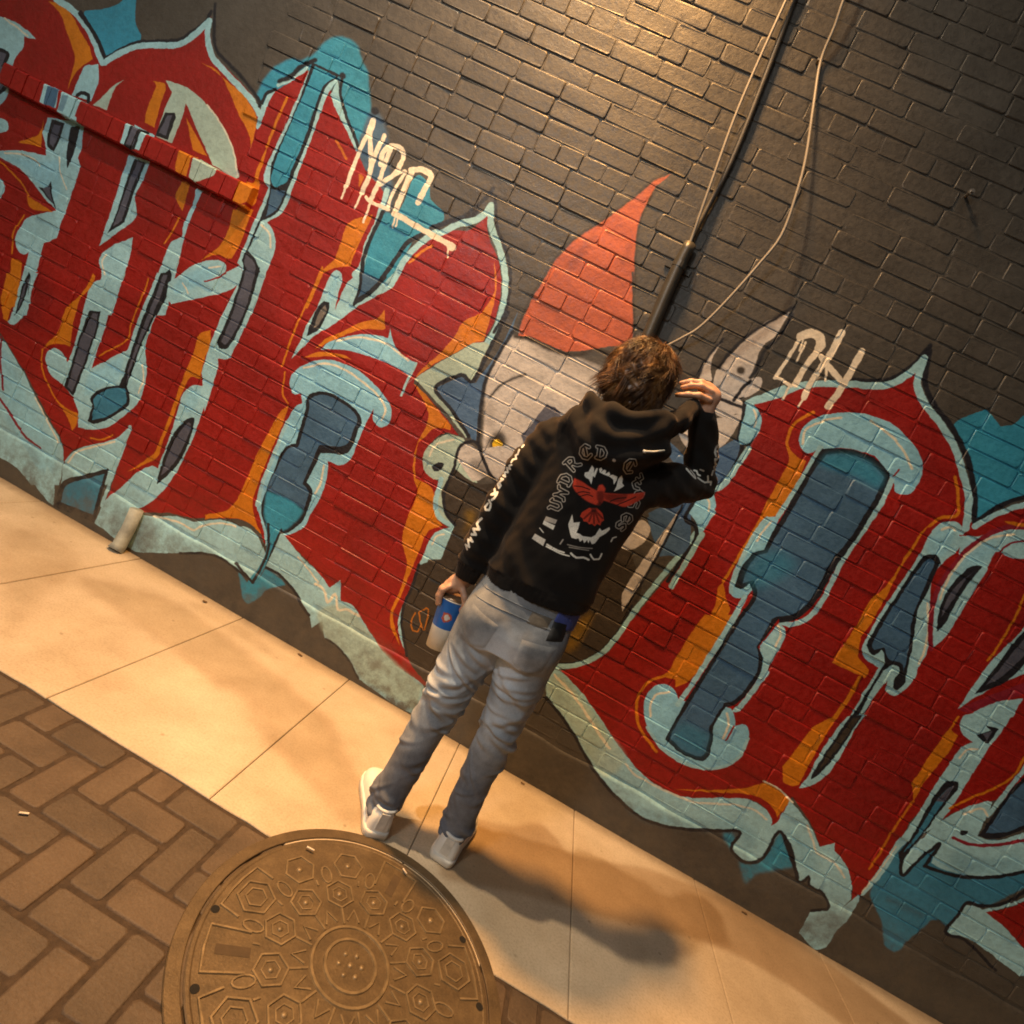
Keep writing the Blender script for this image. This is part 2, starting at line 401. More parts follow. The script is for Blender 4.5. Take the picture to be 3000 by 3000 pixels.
# ------------------------------------------------------------------ the mural, drawn shape by shape
PAL = dict(r=(.285,.008,.005), r2=(.24,.014,.028), rd=(.18,.007,.007), o=(.60,.19,.006), p=(.34,.63,.73), l=(.27,.60,.78), q=(.40,.56,.50),
           t=(.035,.29,.47), t2=(.045,.22,.36), s=(.060,.145,.26), s2=(.07,.15,.29), sd=(.090,.100,.145), k=(.012,.013,.019), w=(.86,.80,.66), c=(.76,.75,.62),
           g=(.56,.54,.52), gd=(.17,.155,.14), h=(.46,.105,.045), hd=(.26,.06,.035), b=(.045,.036,.026), y=(.72,.45,.01), m=(.24,.14,.012), d=(.072,.067,.058))
MURAL = '''
F t : A 470,70 560,50! 640,30 690,0! 690,-60! 770,-60! 762,120 795,200 790,240! 700,290 595,340! 540,200
F t s=2 : C 360,420! 430,300 520,215 620,175 680,190 760,150! 800,110! 840,60 940,10 1040,40 1090,100 1115,200! 1150,260 1165,400 1175,540 1140,620! 1090,780 1110,830! 1000,600 950,300! 900,380 700,500 400,500!
F t : C 1430,1130! 1470,1030 1530,1000 1590,1080 1600,1170 1690,1260 1690,1310! 1620,1380 1500,1430 1400,1600 1300,1750 1150,1850 1050,1910! 1110,1560 1230,1340 1280,1260 1350,1290! 1400,1200
F s a=.8 s=4 : C 1080,830! 1160,560 1230,560 1290,700 1300,900 1330,1100 1300,1260 1200,1250! 1290,1150 1240,1080 1130,950
F t : J 1530,470! 1590,430 1720,385! 1770,440 1800,480! 1870,470 1932,420! 2100,380! 2100,900! 1932,890 1800,940 1660,1030! 1650,850 1600,650
F t2 s=1 : Q 690,1420 740,1560 780,1650 800,1840! 870,1890 940,1870 1000,1800 1100,1720 1180,1650 1250,1640! 1310,1700! 1400,1580 1470,1500 1600,1530 1750,1480 1850,1430 1950,1380! 2100,1300! 2100,1000! 1250,1000! 1020,1050 950,1000 800,1200
F t s=1 : E 0,650! 60,740! 120,740! 190,640! 300,720 330,760! 260,770 200,790 150,840 70,890! 30,850 20,780
F t a=.85 s=3 : K 1250,1560 1330,1570 1400,1900 1440,1870 1500,1830 1620,1810 1750,1780! 1700,1640 1650,1540! 1560,1700 1400,1760
# red masses
F r : A -180,-180! 300,-160! 310,0! 430,75 510,190 575,350! 640,315 760,260 880,250 1000,250 1090,195 1190,90! 1190,200 1215,310 1330,430 1430,545 1490,640! C 400,590! 470,400! 520,390 640,310 720,250! 880,360! 930,520 1000,680 1080,830! 1130,950 1240,1080 1290,1150! 1220,1320! 1150,1500 1090,1650 1090,1750! 1050,1900! 1330,1740! 1400,1620 1560,1480 1640,1410! G 690,210 780,180 900,180 980,120 1040,50! 1035,180 1060,270 1110,390 1130,520 1120,680 1080,830 1000,970! 930,980! 820,1040! 690,1110 520,1230! D 1480,780! 1600,900 1740,1070 1800,1150! 1700,1130 1620,1180 1560,1270 1560,1380 1640,1470 1680,1480! 1640,1560 1620,1640 1640,1740 1720,1800! 1640,1830 1590,1900! E 1350,430 1300,560 1220,770 1150,920 1130,1010 1140,1090 1200,1220 1350,1420! 1340,1480! 1290,1450 1130,1340 1030,1240 920,1080 870,1000 800,900 720,870! 640,780 560,670 460,560 340,440! B 1640,1130! 1500,1150! 1460,1060 1360,1010 1200,1000 1090,1000 950,970 850,970 760,950! 600,900! 620,850! 740,480! P 1230,1440! 1190,1560 1100,1620 720,1650 600,1800! 590,1600 480,1400 200,880 0,560! -260,400!
F r : J 390,345! 560,295 680,250 830,240 1130,270 1230,230 1370,90! 1350,250 1390,370 1500,530 1570,680 1610,830 1610,1010! 1660,1040! 1800,960 1932,910 2100,880! 2100,1932! W 2100,600! Q 1990,640! 1680,680! 1350,780! 1230,860! 1200,800! 1050,800 900,1050 700,1320 600,1450 540,1560! 440,1600! 540,1480 530,1300 480,1180 400,1080! 290,1050 200,850 60,650! K 1720,1320! 1640,1470 1590,1500! 1560,1390 1440,1310 1100,1300 960,1290 820,1230 680,1130 520,940 380,730 240,540 100,400! 230,370 380,310 480,220 560,100 640,0! H 560,1932! 680,1660! 720,1540! 800,1500 930,1290 1020,1110 1040,1020 980,920!
F r : Q 1580,1580! 1750,1560 1932,1500! 2100,1440! 2200,2100! 1932,1932 1850,1780 1750,1680
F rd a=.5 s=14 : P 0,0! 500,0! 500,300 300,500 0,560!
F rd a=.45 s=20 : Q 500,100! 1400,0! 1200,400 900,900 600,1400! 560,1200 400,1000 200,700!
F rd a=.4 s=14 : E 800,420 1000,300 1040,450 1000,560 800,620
# first letter
F p : A -180,40! 60,110 140,160 200,215! 160,215 130,200! 130,260 80,330 50,430 30,560 -180,750!
F k : A -180,230! 10,270 50,300 40,340! 25,360 50,400 20,520 -180,620!
F sd : A -180,260! 0,290 30,305 15,340! 5,370 28,405 5,500 -180,580!
S c 5 : A 20,100 90,150 150,200
F o : A 270,0! 340,80 370,170 400,250 420,320 400,420 375,510! 430,400 520,330! 500,260 460,190 400,80 340,20
S p 20 : A 315,-10 430,75 510,190 575,350
S k 14 : A 450,70 530,190 592,325
F p : L 560,290! 600,220 690,210! 690,330 640,470! 500,430!
S k 12 : L 540,430 570,410 620,425 620,470
F p : L 365,385! 470,420! 450,560! 335,520!
F s : L 390,400! 470,425! 440,560! 360,530!
F p : L 490,440! 625,490! 570,640! 455,590!
F s a=.6 : L 490,470! 540,480! 500,590! 465,580!
F p : L 300,700! 340,590! 590,620! 580,800 550,880 570,930! 550,1000 400,1440! 310,1470! 400,1250! 300,1140 150,960 0,870! -60,830! 100,820 230,840 330,860! 320,770
F p : L 395,1250! 300,1270 190,1300 130,1390 105,1480 140,1550 180,1560 205,1540! 80,1990! 190,1990! 240,1750 310,1480! 360,1460! 410,1400! 470,1250!
F p : P 230,0! 90,440! 70,460 130,490 220,400! 280,200 360,0!
F l a=.7 s=4 : L 20,870 150,880 330,900 420,900 430,1050 400,1180 300,1080 150,940
F k : L 205,1680! 220,1720 200,1850 P 290,30 250,190 190,320 130,410! 180,230 220,100
F sd : L 205,1730 200,1850 P 260,60 230,190 180,310 160,340 210,180
S c 5 : L 30,840 150,850 250,890 280,930
S c 4 : L 420,870 430,990 470,1100
F k : L 370,600! 460,630! 425,740 380,830! 340,800 335,720
F sd : L 385,640! 435,650! 405,740 375,800! 355,780 355,720
F k : L 500,660! 560,650 540,780 480,950! 470,860
F k : L 270,1080! 330,1090 360,1035! 370,1130 395,1235! 340,1160
F sd : L 300,1095! 350,1070! 360,1140 375,1200! 335,1140
F o : L 190,1140! 300,1210 380,1260! 230,1240 200,1200
F o : L 130,760 200,740 280,700 310,600! 300,700 290,800! 200,780
F o : L 80,1580! 150,1620 140,1760 100,1932! 20,1932! 60,1760
F o : P 60,0! 200,0! 150,150 100,330 70,460! 30,430! 10,250
F p : L -60,600 30,600 60,650 40,690 -60,690
F p : L -60,1010 20,1040 30,1120 -60,1190
S o 5 : L 80,1550 100,1400 170,1280
S o 5 : L 0,900 150,1050 200,1140
# second letter
S k 10 : A 600,320 760,238 880,230 1000,222 1080,178 1160,118 1192,60
S k 10 s=3 : A 1215,20 1208,150 1222,280 1305,370 1405,480 1485,600
S p 18 : A 590,350 640,315 760,262 880,252 1000,250 1090,198 1180,115
S p 18 : A 1182,115 1172,200 1195,310 1260,390 1350,485 1430,575 1472,650
F o : A 1130,350! 1230,400 1300,530 1350,650 1400,740 1420,840! 1450,700 1455,660 1380,540 1300,470 1200,390
F o : A 860,455! 930,470 935,500 900,600 870,720! 815,690! 820,640 850,560 880,480
F q : A 935,450! 1050,490 1150,570 1240,690 1310,830 1350,1000! 1330,1010! 1200,930! 1170,860 1110,730 1050,580! 1030,650 970,810! 880,770! 920,640 970,520!
F k : A 930,635! 985,635 992,660! 945,790! 875,765!
F sd : A 945,650! 970,650! 935,765! 895,750!
F q : A 700,450! 640,480 560,560 520,590! 600,620! 620,560 650,490
S c 5 : A 1170,590 1260,720 1320,860 1340,990
F o : A 1050,660! 1110,770 1170,880! 1090,850!
F p : L 950,640! 1090,710! 1030,860! 905,810!
F k : L 980,665! 1055,690! 1000,855! 925,835!
F sd : L 990,690! 1030,705! 985,830! 945,815!
F o : L 1310,840! 1400,870! 1360,1040! 1280,1000!
F q : L 1410,880! 1570,970! 1560,1030 1420,1080! 1380,1040!
F o : L 1740,1040! 1840,1060! 1800,1200 1740,1230! 1680,1210!
F p : L 910,850! 1060,900! 1000,1060 950,1150! 970,1250 950,1310 850,1390 700,1500! 800,1200
F k : L 950,880! 1030,910! 960,1080 880,1330! 760,1410! 800,1330 880,1080
F sd : L 972,900! 1008,912! 930,1100 860,1320! 800,1360! 900,1080
F p : L 940,1440! 920,1560 850,1800 790,1990! 590,1990! 650,1800 700,1770! 720,1700 700,1600 730,1540 800,1490!
F p : P 950,0! 1140,0! 1000,480 830,1000 780,1190! 690,1170 600,1060 480,960 430,830 450,740 500,705 580,740 640,840! 720,620 800,300 860,110 1000,50!
S c 5 : L 750,1560 720,1610 740,1700
F k : P 850,355! 955,362! 900,600 725,1080 692,1165! 605,1070! 640,960 720,700 800,470
F sd : P 880,380! 930,385! 880,600 700,1070 680,1120! 640,1070! 740,700 820,480
F p : L 1440,1110! 1390,1090! 1370,1180 1300,1350 1290,1430! 1210,1470 1190,1510! 1100,1750 1020,1990! 1170,1990! 1230,1750 1310,1420 1400,1180
F p : P 1480,0! 1640,0! 1560,200 1450,450 1370,700 1380,870 1380,980 1320,1200 1230,1300 1100,1400 1000,1460 850,1475 730,1450! 740,1310! 690,1180! 800,1000 860,900 980,840 1160,740! 1210,720 1290,470 1400,200
F l a=.7 s=3 : P 860,940 1000,870 1160,790 1120,1000 1060,1040 900,1100 840,1150 790,1150! 820,1000
F k : L 1200,1660! 1215,1700 1180,1850 1110,1990! 1060,1990! 1100,1860 1150,1720
F sd : L 1185,1700! 1150,1850 1100,1960! 1085,1960! 1130,1800
F k : P 1520,0! 1610,0! 1500,300 1330,700 1220,1000 1200,1070! 1222,1150 1218,1240 1130,1315 980,1395 880,1425 825,1395! 870,1240! 850,1190 900,1120 1000,1078 1120,1058! 1180,920 1300,560 1400,280
F sd : P 1540,20! 1580,20! 1480,300 1310,700 1200,1000 1180,1080! 1210,920 1320,600
F t2 : P 1180,1085! 1195,1150 1190,1220 1100,1300 960,1370 860,1385! 890,1250! 880,1190 930,1140 1050,1090
S c 5 : P 1340,860 1355,1000 1310,1130
F p : L 1190,1760! 1250,1720 1400,1620 1560,1600 1600,1640 1590,1690! 1690,1640! 1720,1690 1690,1760 1600,1820 1400,1870 1210,1910! 1180,1860
F l a=.8 s=3 : L 1230,1780 1380,1670 1550,1640 1500,1740 1350,1800 1240,1840
S r 5 : L 1450,1750 1530,1730 1595,1690
S c 5 : L 1480,1655 1560,1645
S c 4 : L 1290,1760 1330,1830
F o : L 1650,1300! 1760,1310! 1700,1480 1640,1590! 1540,1560 1420,1600! 1560,1490
F o : L 1680,1220! 1790,1240! 1720,1400 1640,1350
F o : L 1290,1040! 1340,1060 1320,1150 1290,1250! 1250,1180 1240,1130
S o 5 : L 1270,1300 1220,1400 1160,1480
F o : P 880,0! 900,20 860,130 760,240 730,330! 690,480 660,690! 580,670 460,680 400,730! 450,650 540,570 600,400 640,310 730,240 820,120
S o 5 : P 400,720 390,850 430,1000 520,1180 600,1260
F o : P 560,1240! 740,1330! 720,1420 680,1490! 630,1360
S o 5 : P 1400,50 1350,200 1240,480 1200,630 940,780
S o 5 : P 850,1560 960,1570 1060,1530
F o : P 1990,540! 1880,580 1840,700 1790,850 1740,950 1650,1210 1560,1450 1480,1640 1450,1700 1200,1880! 1480,1740 1530,1600 1640,1340 1740,1080 1800,980 1890,1000! 1932,800 1990,700!
# bottom left flourish
F p : P -260,480! 30,640 130,780 230,960 330,1160 450,1380 560,1560 600,1700 580,1932! 560,2000! 300,2000! 250,1932 60,1740 -260,1560!
F l a=.5 s=6 : P 20,700 100,860 250,1150 400,1450 520,1650 500,1900 300,1800 100,1500 30,1200
S r2 8 : P 0,1190 100,1340 240,1540 380,1650
S r2 7 : P 10,600 5,850 30,1100
S c 5 : P 330,1180 460,1420 550,1600
F p : P 590,1932! 600,1800 680,1690 780,1640 1000,1590 1120,1540 1240,1430! 1190,1580 1050,1932! 1000,2000! 580,2000!
S c 6 : P 640,1790 720,1690 880,1640 1080,1590
F p : B -120,320! 100,540 170,640 220,740 250,800! 270,700! 310,800 310,930! 280,910! 180,790 60,690 -120,600!
F k : B 308,935! 358,795 480,755 615,718! 582,850 540,1025!
F t2 : B 350,910! 380,815 500,775 590,750! 560,860 530,980!
S p 12 : B 735,485 680,640 620,800 580,930
# third letter, lower left
F p : B 890,720! 960,540 1010,380 1040,290 1090,250 1150,250! 1150,150 1220,20! 1300,20! 1320,40! 1290,100 1230,95! 1225,170 1180,300 1110,500 1050,640 980,770 900,870 800,940 700,950! 540,1030! 600,900 680,830 780,740 860,705
F l a=.6 s=3 : B 1060,300 1110,270 1140,290 1090,400 1040,400! ; 
F k : B 886,808! 930,640 990,510 1060,440 1102,433 1090,500 1040,640 960,750
F sd : B 912,760! 950,640 1010,520 1070,458 1080,490 1020,630 950,730
F p : B 540,1030! 620,950 760,950! 850,990 1000,990 1100,1020 1250,1010 1380,1060 1460,1130 1510,1210! 1440,1360! 1350,1290 1250,1220 1100,1195 1000,1200 850,1195 770,1190! 680,1140! 600,1070
F gd a=.35 s=8 : B 560,1020 700,960 850,1000 900,1150 780,1180 640,1090
S c 6 : B 870,990 1000,1020 1100,1070 1130,1050 1250,1030 1380,1070 1480,1170
S k 8 : B 1020,1200 1150,1200 1250,1225 1350,1295 1440,1362
F o : D 0,1710! 150,1680 230,1600 300,1450 360,1300 440,1150 520,1000 590,930! 590,950! 540,1100 450,1300 380,1480 340,1600 350,1720 400,1850! 300,1760 150,1730 0,1740!
S o 5 : D 590,920 550,850 570,700
S o 6 : D 545,660 600,500 680,300 790,60 830,-40
# third letter, top
S o 8 : C 580,450 500,640 440,800
F o : C 450,790! 430,860 380,1020! 385,1090! 340,1060! 380,930
F o : C 1190,1280! 1060,1310 1000,1360 960,1480 920,1590! 830,1670! 820,1700! 900,1660 1030,1640! 1090,1480 1130,1400
S o 8 : C 840,1670 780,1800 720,1932
S o 7 a=.8 : C 930,750 1000,880
F o a=.8 : C 1090,990! 1125,1010 1090,1080
F o : C 200,1240! 310,1270! 250,1400 210,1540 170,1590! 60,1550 -20,1590! 80,1520 150,1450
F p : C 760,210! 940,330! 870,430 720,830 640,1040 600,1160 540,1270 440,1325! 490,1410 495,1520 430,1700 330,1990! 170,1990! 250,1760 270,1680 230,1620! 330,1370 450,1085! 420,1040 430,950 500,800 640,480
F k : C 760,200! 960,290! 850,390 740,720 620,1020 560,1170 500,1270 400,1320! 330,1480 300,1530! 360,1600 387,1700 300,1932 280,1990! 190,1990! 270,1760 280,1690 260,1600! 380,1330! 460,1100 470,930 560,720 680,430
F t : C 780,225! 930,300! 830,380 700,750 580,1050! 500,1080 470,1030 500,900 620,600 710,400
F s : C 470,1095! 570,1110! 510,1230 430,1290!
F sd : C 290,1560! 350,1620 360,1700 280,1932 270,1990! 210,1990! 290,1750 300,1680 275,1620
S c 6 : C 400,1350 460,1420 465,1510
S p 14 : C 375,650 410,550 440,460 478,405
S k 10 : C 390,510 430,420 500,390
S p 10 : C 520,362 620,312 725,240
S k 14 s=3 : C 530,330 620,290 680,230 780,185
F p : C 940,330! 890,430! 930,540 1000,680 1070,830! 1100,800! 1030,680 980,540 960,440
S k 9 : C 975,300 960,420 1000,580 1050,700 1100,830
S k 17 s=3 : C 972,294 978,298
S k 20 s=4 : C 1200,540 1210,545
F p : D 270,0! 430,0! 330,280 200,560 180,600! 90,605! 90,680 0,980! -20,700! 20,560! 120,300 240,60
F k : D 280,-40! 392,-40! 310,240 200,480 150,538 100,532 85,490! 180,260
F sd : D 295,-40! 362,-40! 290,240 190,450 140,510 115,490! 200,270
S p 16 : C 1290,1100 1220,1330 1150,1480 1110,1640 1060,1700
S k 13 : C 1260,1260 1180,1430 1120,1600 1110,1740 1060,1900
F s : C 1120,1690! 1270,1740! 1060,1900!
S p 18 : C 1040,1920 1180,1850 1340,1720 1420,1590 1560,1450 1640,1400
S k 14 : C 1060,1900 1200,1800 1330,1620 1430,1480 1530,1420
S k 12 s=3 : C 1600,1372 1760,1312 1880,1288 1932,1250
S p 18 : G 620,220 700,200 820,140 940,110 1020,60 1060,0
S p 18 : G 1060,10 1060,150 1100,260 1140,390 1160,520 1150,680 1100,860 1020,1000
S k 11 s=3 : G 650,150 780,120 900,60 1000,-30 1050,-80 1075,-120
S k 9 s=2 : G 1088,-60 1100,150 1140,260 1190,420 1190,600 1160,760 1080,900
F p : D 800,230! 880,30 930,-20 970,10 970,60! 930,200 920,260! 1000,80 1050,30! 1100,-60! 1110,60! 1060,220! 1250,130 1370,30! 1330,100 1180,180 1050,260 900,370 780,440 700,520 610,605! 680,470 720,370
F l a=.7 s=3 : D 870,120 920,10 950,40 900,200 860,250! ; 
F k : D 845,198! 882,208 872,270 820,380 790,412 722,452! 740,380 790,250
F gd : D 850,225! 862,260 800,370! 770,395! 805,280
S k 9 : D 1110,-40 1100,90 1056,222
S k 8 : D 1056,222 1160,150 1280,30
F o : D 1270,260! 1275,395! 1250,400 1100,400 900,480 780,540! 850,470 1000,400 1100,350 1220,320
F l : D 820,540! 880,490 1000,450 1150,430 1300,460! 1310,390! 1340,500 1400,580 1500,640! 1440,720! 1300,640 1100,570 950,540
S c 6 : D 930,480 1100,455 1260,490 1340,540 1440,620
S p 7 : D 1495,640 1440,750 1390,865
F p : D 1480,740! 1430,790 1390,870! 1420,805
F o : D 700,600! 800,560 950,570 1040,610! 880,590
F l : D 620,850! 600,780 630,700 720,640 830,615 960,630 1100,700 1230,820 1310,930 1320,1020 1290,1080 1230,1090 1190,1040! 1195,960! 1160,1020! 1080,1200 1030,1320 960,1360 870,1330! 870,1400 830,1560 740,1720 700,1800 600,1850! 520,1870 430,1932! 420,1840 380,1700 370,1620 400,1500 500,1250 580,1050 640,950 690,920! 680,850! 640,860
S p 12 : D 370,1640 400,1510 500,1260 580,1060
S c 6 : D 700,670 850,640 960,670 1080,740 1220,860 1280,960 1250,1040
S c 6 : D 840,1360 820,1480 780,1560
F k : D 715,900! 740,855 830,838 930,868 1050,948 1112,1040 1082,1120 1040,1235 980,1285 900,1275 820,1272! 770,1380 720,1480! 762,1540 742,1640 680,1765 590,1835 540,1845! 500,1942! 435,1942! 440,1840 398,1700 408,1600 470,1450 530,1288 590,1218 640,1208! 700,1010 718,960
F s : D 740,900! 780,870 840,865 930,895 1040,970 1080,1040 1050,1110 1020,1190 970,1225 900,1225 810,1215! 740,1370 690,1490! 735,1550 710,1640 700,1670! 580,1600 440,1530! 490,1420 560,1280 600,1238 660,1232! 720,1040 740,960
F t s=2 : D 435,1540! 590,1600 695,1680! 650,1750 580,1810 520,1830! 480,1940! 455,1940! 455,1840 420,1700
F p : E -20,340! 60,350 140,420 185,540! 100,720! 40,660 -20,600!
F t : E 190,330! 290,380! 200,600 120,740! 60,745! 170,580 200,450
S k 9 : E 205,330 212,450 192,560 100,742
S k 9 : E 300,370 240,510 200,630
S k 9 : E -20,605 60,690 100,742
F p : E 300,390! 350,440 450,560 560,670 640,780! 720,720! 720,870! 800,900 870,1000 930,1100 1030,1240 1130,1340 1290,1450 1320,1500! 1400,1740! 1250,1680! 1100,1600 850,1420! 770,1280 700,1190 610,1130! 590,1010! 520,1060! 500,970 440,860 340,740 240,670 190,630!
F q a=.8 s=3 : E 560,950 720,900 850,1000 1000,1200 1300,1480! 1250,1650! 880,1430! 750,1230 620,1120
S k 9 : E 195,635 290,690 390,800 460,920 500,970
S k 7 s=2 : E 620,1135 710,1200 780,1290 850,1415
S c 8 : E 540,750 600,790 630,880 680,820 700,930 760,930 850,980
S c 5 : E 420,560 500,660 560,740
F gd a=.4 s=5 : E 900,1260 960,1280 1050,1330 980,1360 910,1310
F o : E 1260,10! 1370,80 1400,300! 1440,340! 1330,380 1290,480 1220,650 1140,850 1090,960 1100,1050 1140,1190! 1075,1060 1075,940 1130,820 1170,700 1190,600 1160,480 1160,400 1200,260 1260,120
F o : D 1480,780! 1560,860 1650,970 1740,1080 1740,1110! 1620,1100 1550,1170! 1510,1200 1490,1320 1490,1450! 1610,1520! 1590,1640 1640,1740! 1560,1860! 1400,1932! 1420,1800 1460,1700 1510,1530! 1480,1460 1475,1330 1500,1210 1560,1090 1580,980
F o : G 1080,400! 1100,520 1090,650 1070,740 1010,960! 930,980 820,1040 650,1130 520,1230! 580,1150 700,1050 800,930 870,820 980,770 1040,700 1085,600
S o 7 : G 480,410 560,340 640,290
F q : G 1000,970! 930,980! 830,1040 700,1110 520,1230! 620,1340 750,1480 880,1650! 900,1640! 850,1570 700,1360 660,1290! 850,1200! 930,1250! 1000,1080 1050,990
F q : D 1830,1170! 1720,1140 1620,1190 1550,1280 1550,1390 1620,1460 1680,1460! 1620,1600 1620,1680 1660,1760 1770,1800! 1930,1500! 1850,1200!
S c 6 : D 1590,1290 1640,1210 1760,1180
F k : D 1605,1372 1655,1338 1692,1350 1672,1392 1622,1402
S p 14 : E 1430,10 1402,120 1392,220 1440,300 1530,350
F p : E 1530,340! 1470,470 1430,575! 1340,580! 1290,700 1200,860 1150,980 1150,1080 1200,1220 1370,1440! 1340,1440! 1190,1250 1130,1100 1130,980 1180,860 1290,580 1350,440 1400,380
S c 5 : E 1370,470 1390,420 1450,400
# the bearded figure behind
F b : N 640,720! 760,800 900,790 1000,700! 1500,700! 1700,1400! K 640,-60! 560,90 460,210 350,290 230,345 100,350! 0,300! N 700,1900! 560,1932! 480,1932! 380,1800 345,1600 360,1480! 440,1270! 480,1250 560,1240! 640,1050! 600,1000 570,900 570,840
F s2 : G 1250,750! 1180,900 1100,1050 950,1260! 850,1210! 660,1300! 760,1430 880,1600 950,1690! 980,1400 1020,1250 1100,1080 1200,920!
S k 11 : G 1180,760 1080,960 930,1250 850,1205 665,1295 780,1450 900,1640
F g s=2 : G 1215,920! 1330,960 1600,1060 1800,1130 1932,1200! 2200,1400! 2000,1700! 1500,1900! 1290,1680! 1200,1900 1150,1932! 1050,1800 1000,1700! 1010,1500 1030,1250 1100,1080
F gd a=.45 s=10 : G 1300,960 1600,1060 1850,1130 1900,1260 1700,1200 1450,1120
F gd a=.3 s=12 : G 1560,1180 1700,1230 1850,1400 1700,1350
S k 10 s=3 : G 1210,900 1100,1080 1020,1250 980,1480 970,1680
S b 13 s=6 : G 1230,930 1330,950 1500,1030 1650,1060 1800,1030 1900,1060
S k 7 s=5 : G 1050,1360 1150,1260 1300,1200
F sd : G 1270,1630! 1340,1560 1450,1410! 1535,1450 1570,1560! 1400,1580 1300,1700!
F b s=5 : G 1050,1640 1130,1600 1170,1690 1110,1760 1040,1720
F k s=4 : G 1090,1640 1130,1620 1165,1690 1130,1640
F y : G 1068,1690 1098,1658 1140,1685 1136,1732 1090,1742
F b s=6 a=.8 : G 1020,1740 1090,1760 1150,1745 1140,1775 1070,1790 1020,1770
F gd a=.5 s=10 : G 1160,1250 1300,1200 1450,1220 1300,1260
F gd a=.45 s=8 : G 1020,1450 1050,1380 1080,1480 1050,1600
F g : N 650,640 700,580 770,610 800,680 830,760! 770,790 740,790! 680,700
F g : G 1000,1720! 1290,1690! 1230,1830 1180,1932 1120,1990! 1060,1932 1010,1820
F gd a=.7 s=5 : N 720,680 800,680 860,790 780,760
S k 9 s=2 : G 805,1830 815,1780 850,1700 930,1670 970,1700 1000,1790 1060,1920 1130,1990
S k 9 : N 645,700 590,830 578,900 600,990 645,1040
S k 9 : N 440,1265 400,1390 360,1480 340,1580 370,1780
F m a=.7 s=6 : E 1600,230! 1670,240 1650,330 1560,420! 1610,330
F m a=.8 s=7 : K 110,270! 200,90 290,0! 340,-20! 260,150 200,250!
S o 4 a=.7 : E 1250,955 1220,1010 1230,1080 1265,1090 1290,1030
S o 4 a=.7 : E 1275,950 1340,930 1310,1080 1280,1000 1275,950
S k 7 s=2 : K 80,352 230,338 360,280 450,195 545,60 610,-60
S p 15 : K 70,372 230,355 380,285 470,195 560,75 640,-40 H 700,1690
F s2 : H 380,1180! 540,1340! 480,1400 360,1250
F s2 : H 240,1700! 450,1600! 440,1720 300,1880 260,1800
F s2 : N 1730,1000! 1900,880! 1980,900! 1960,1180 1800,1220!
F g : N 1930,930! 1830,1120 1690,1370 1590,1530! 1590,1430 1700,1250
S k 6 s=2 : N 1930,930 1840,1120 1700,1370 1600,1520
F g : N 1580,1170! 1640,1060 1700,1010 1750,1060 1720,1130 1640,1180
F h : T 1870,985! 1770,1020 1690,1090 1480,1250 1340,1340 1220,1460 1130,1610 1060,1730 1010,1850 1000,1900! G 1320,930! 1590,1040! 1720,1030 1900,1000! H 135,530! 130,0! T 1660,1650 1670,1400 1690,1260 1740,1140 1790,1050
S b 8 s=4 : T 1890,965 1770,1015 1690,1085 1480,1245 1340,1335 1215,1460 1120,1610 1050,1730 1000,1860 G 1250,890
S b 7 s=3 : T 1790,1050 1740,1140 1690,1260 1670,1400 1660,1650 H 132,0 138,300 136,530
S hd 22 a=.55 s=10 : T 1290,1520 1420,1340
S hd 20 a=.5 s=10 : T 1640,1380 1590,1490
F g : H 1240,280! 1150,430 1040,530 1000,640 950,750! 1040,745 1030,820 950,870 880,880! 930,940! 920,1000 800,980 700,920! 690,860! 700,780 720,690! 830,570 980,420 1080,340
S k 9 s=4 : H 1270,240 1140,320 960,430 820,560 740,670
S k 9 s=4 : H 1260,290 1165,450 1065,545 1005,680 960,740
S b 20 s=5 : H 892,688 898,692
S k 9 s=2 : H 690,868 850,930 930,960
S k 9 s=2 : H 845,900 900,820 960,765
F g : H 760,490! 700,590 680,680 690,760 600,740! 640,640 690,570
S k 7 s=3 : H 770,470 690,560 630,650 600,720
F g : H 690,890! 860,980 840,1010 730,1010
F g : H 720,1030! 900,1000 870,1080 800,1190 740,1240!
F g : H 520,960! 545,1100 570,1200 555,1290! 480,1190 455,1110 490,1030
F s2 : H 740,1240! 850,1180! 890,1200 880,1300 780,1480 700,1510!
S k 12 : H 922,920 912,1020 880,1160 902,1220 880,1310 780,1480 700,1518
F l : H 940,910! 1000,950 1040,1030 1030,1110 960,1200 885,1215! 880,1150 920,1000
S c 5 : H 985,970 1005,1040 985,1090
S p 15 : H 690,1532 770,1502 870,1362 950,1240
F l : H 520,1690! 600,1560 690,1530! 720,1640 680,1740 590,1890! 585,1790 570,1750
S c 5 : H 640,1570 675,1620 670,1680
S k 11 : H 610,1545 500,1730 570,1790 580,1870 480,2020 380,2180
S p 15 : H 620,1850 540,1990 400,2220
S p 14 : H 945,910 1080,862 1200,812
# second word: big letter
S k 12 s=2 : J 940,215 1130,225 1240,180 1330,110 1400,25
S k 14 s=2 : J 1398,50 1372,230 1412,340 1530,500 1610,660 1652,850 1652,1030
S p 18 : J 385,345 560,295 680,247 830,240 940,242 1130,252 1230,217 1330,142 1368,95
S p 18 : J 1360,110 1328,240 1368,350 1450,455 1540,600 1590,760 1620,900 1600,1060
S o 8 : J 740,400 640,460 600,530 595,600 640,660 690,680
F o : J 590,600! 640,660 695,690! 640,820 540,980! 440,1020 430,1010! 480,900 560,760 600,680
S o 8 : J 440,1010 340,1180 230,1360
F o : J 230,1360! 200,1400 180,1500 100,1640 20,1720 -40,1800! -40,1960! 60,1900 200,1650 270,1520! 240,1430
F o : K 1120,0! 1320,0! 1180,230 1080,400 990,475! 930,470 900,460! 820,440! 870,400 930,290 1040,110
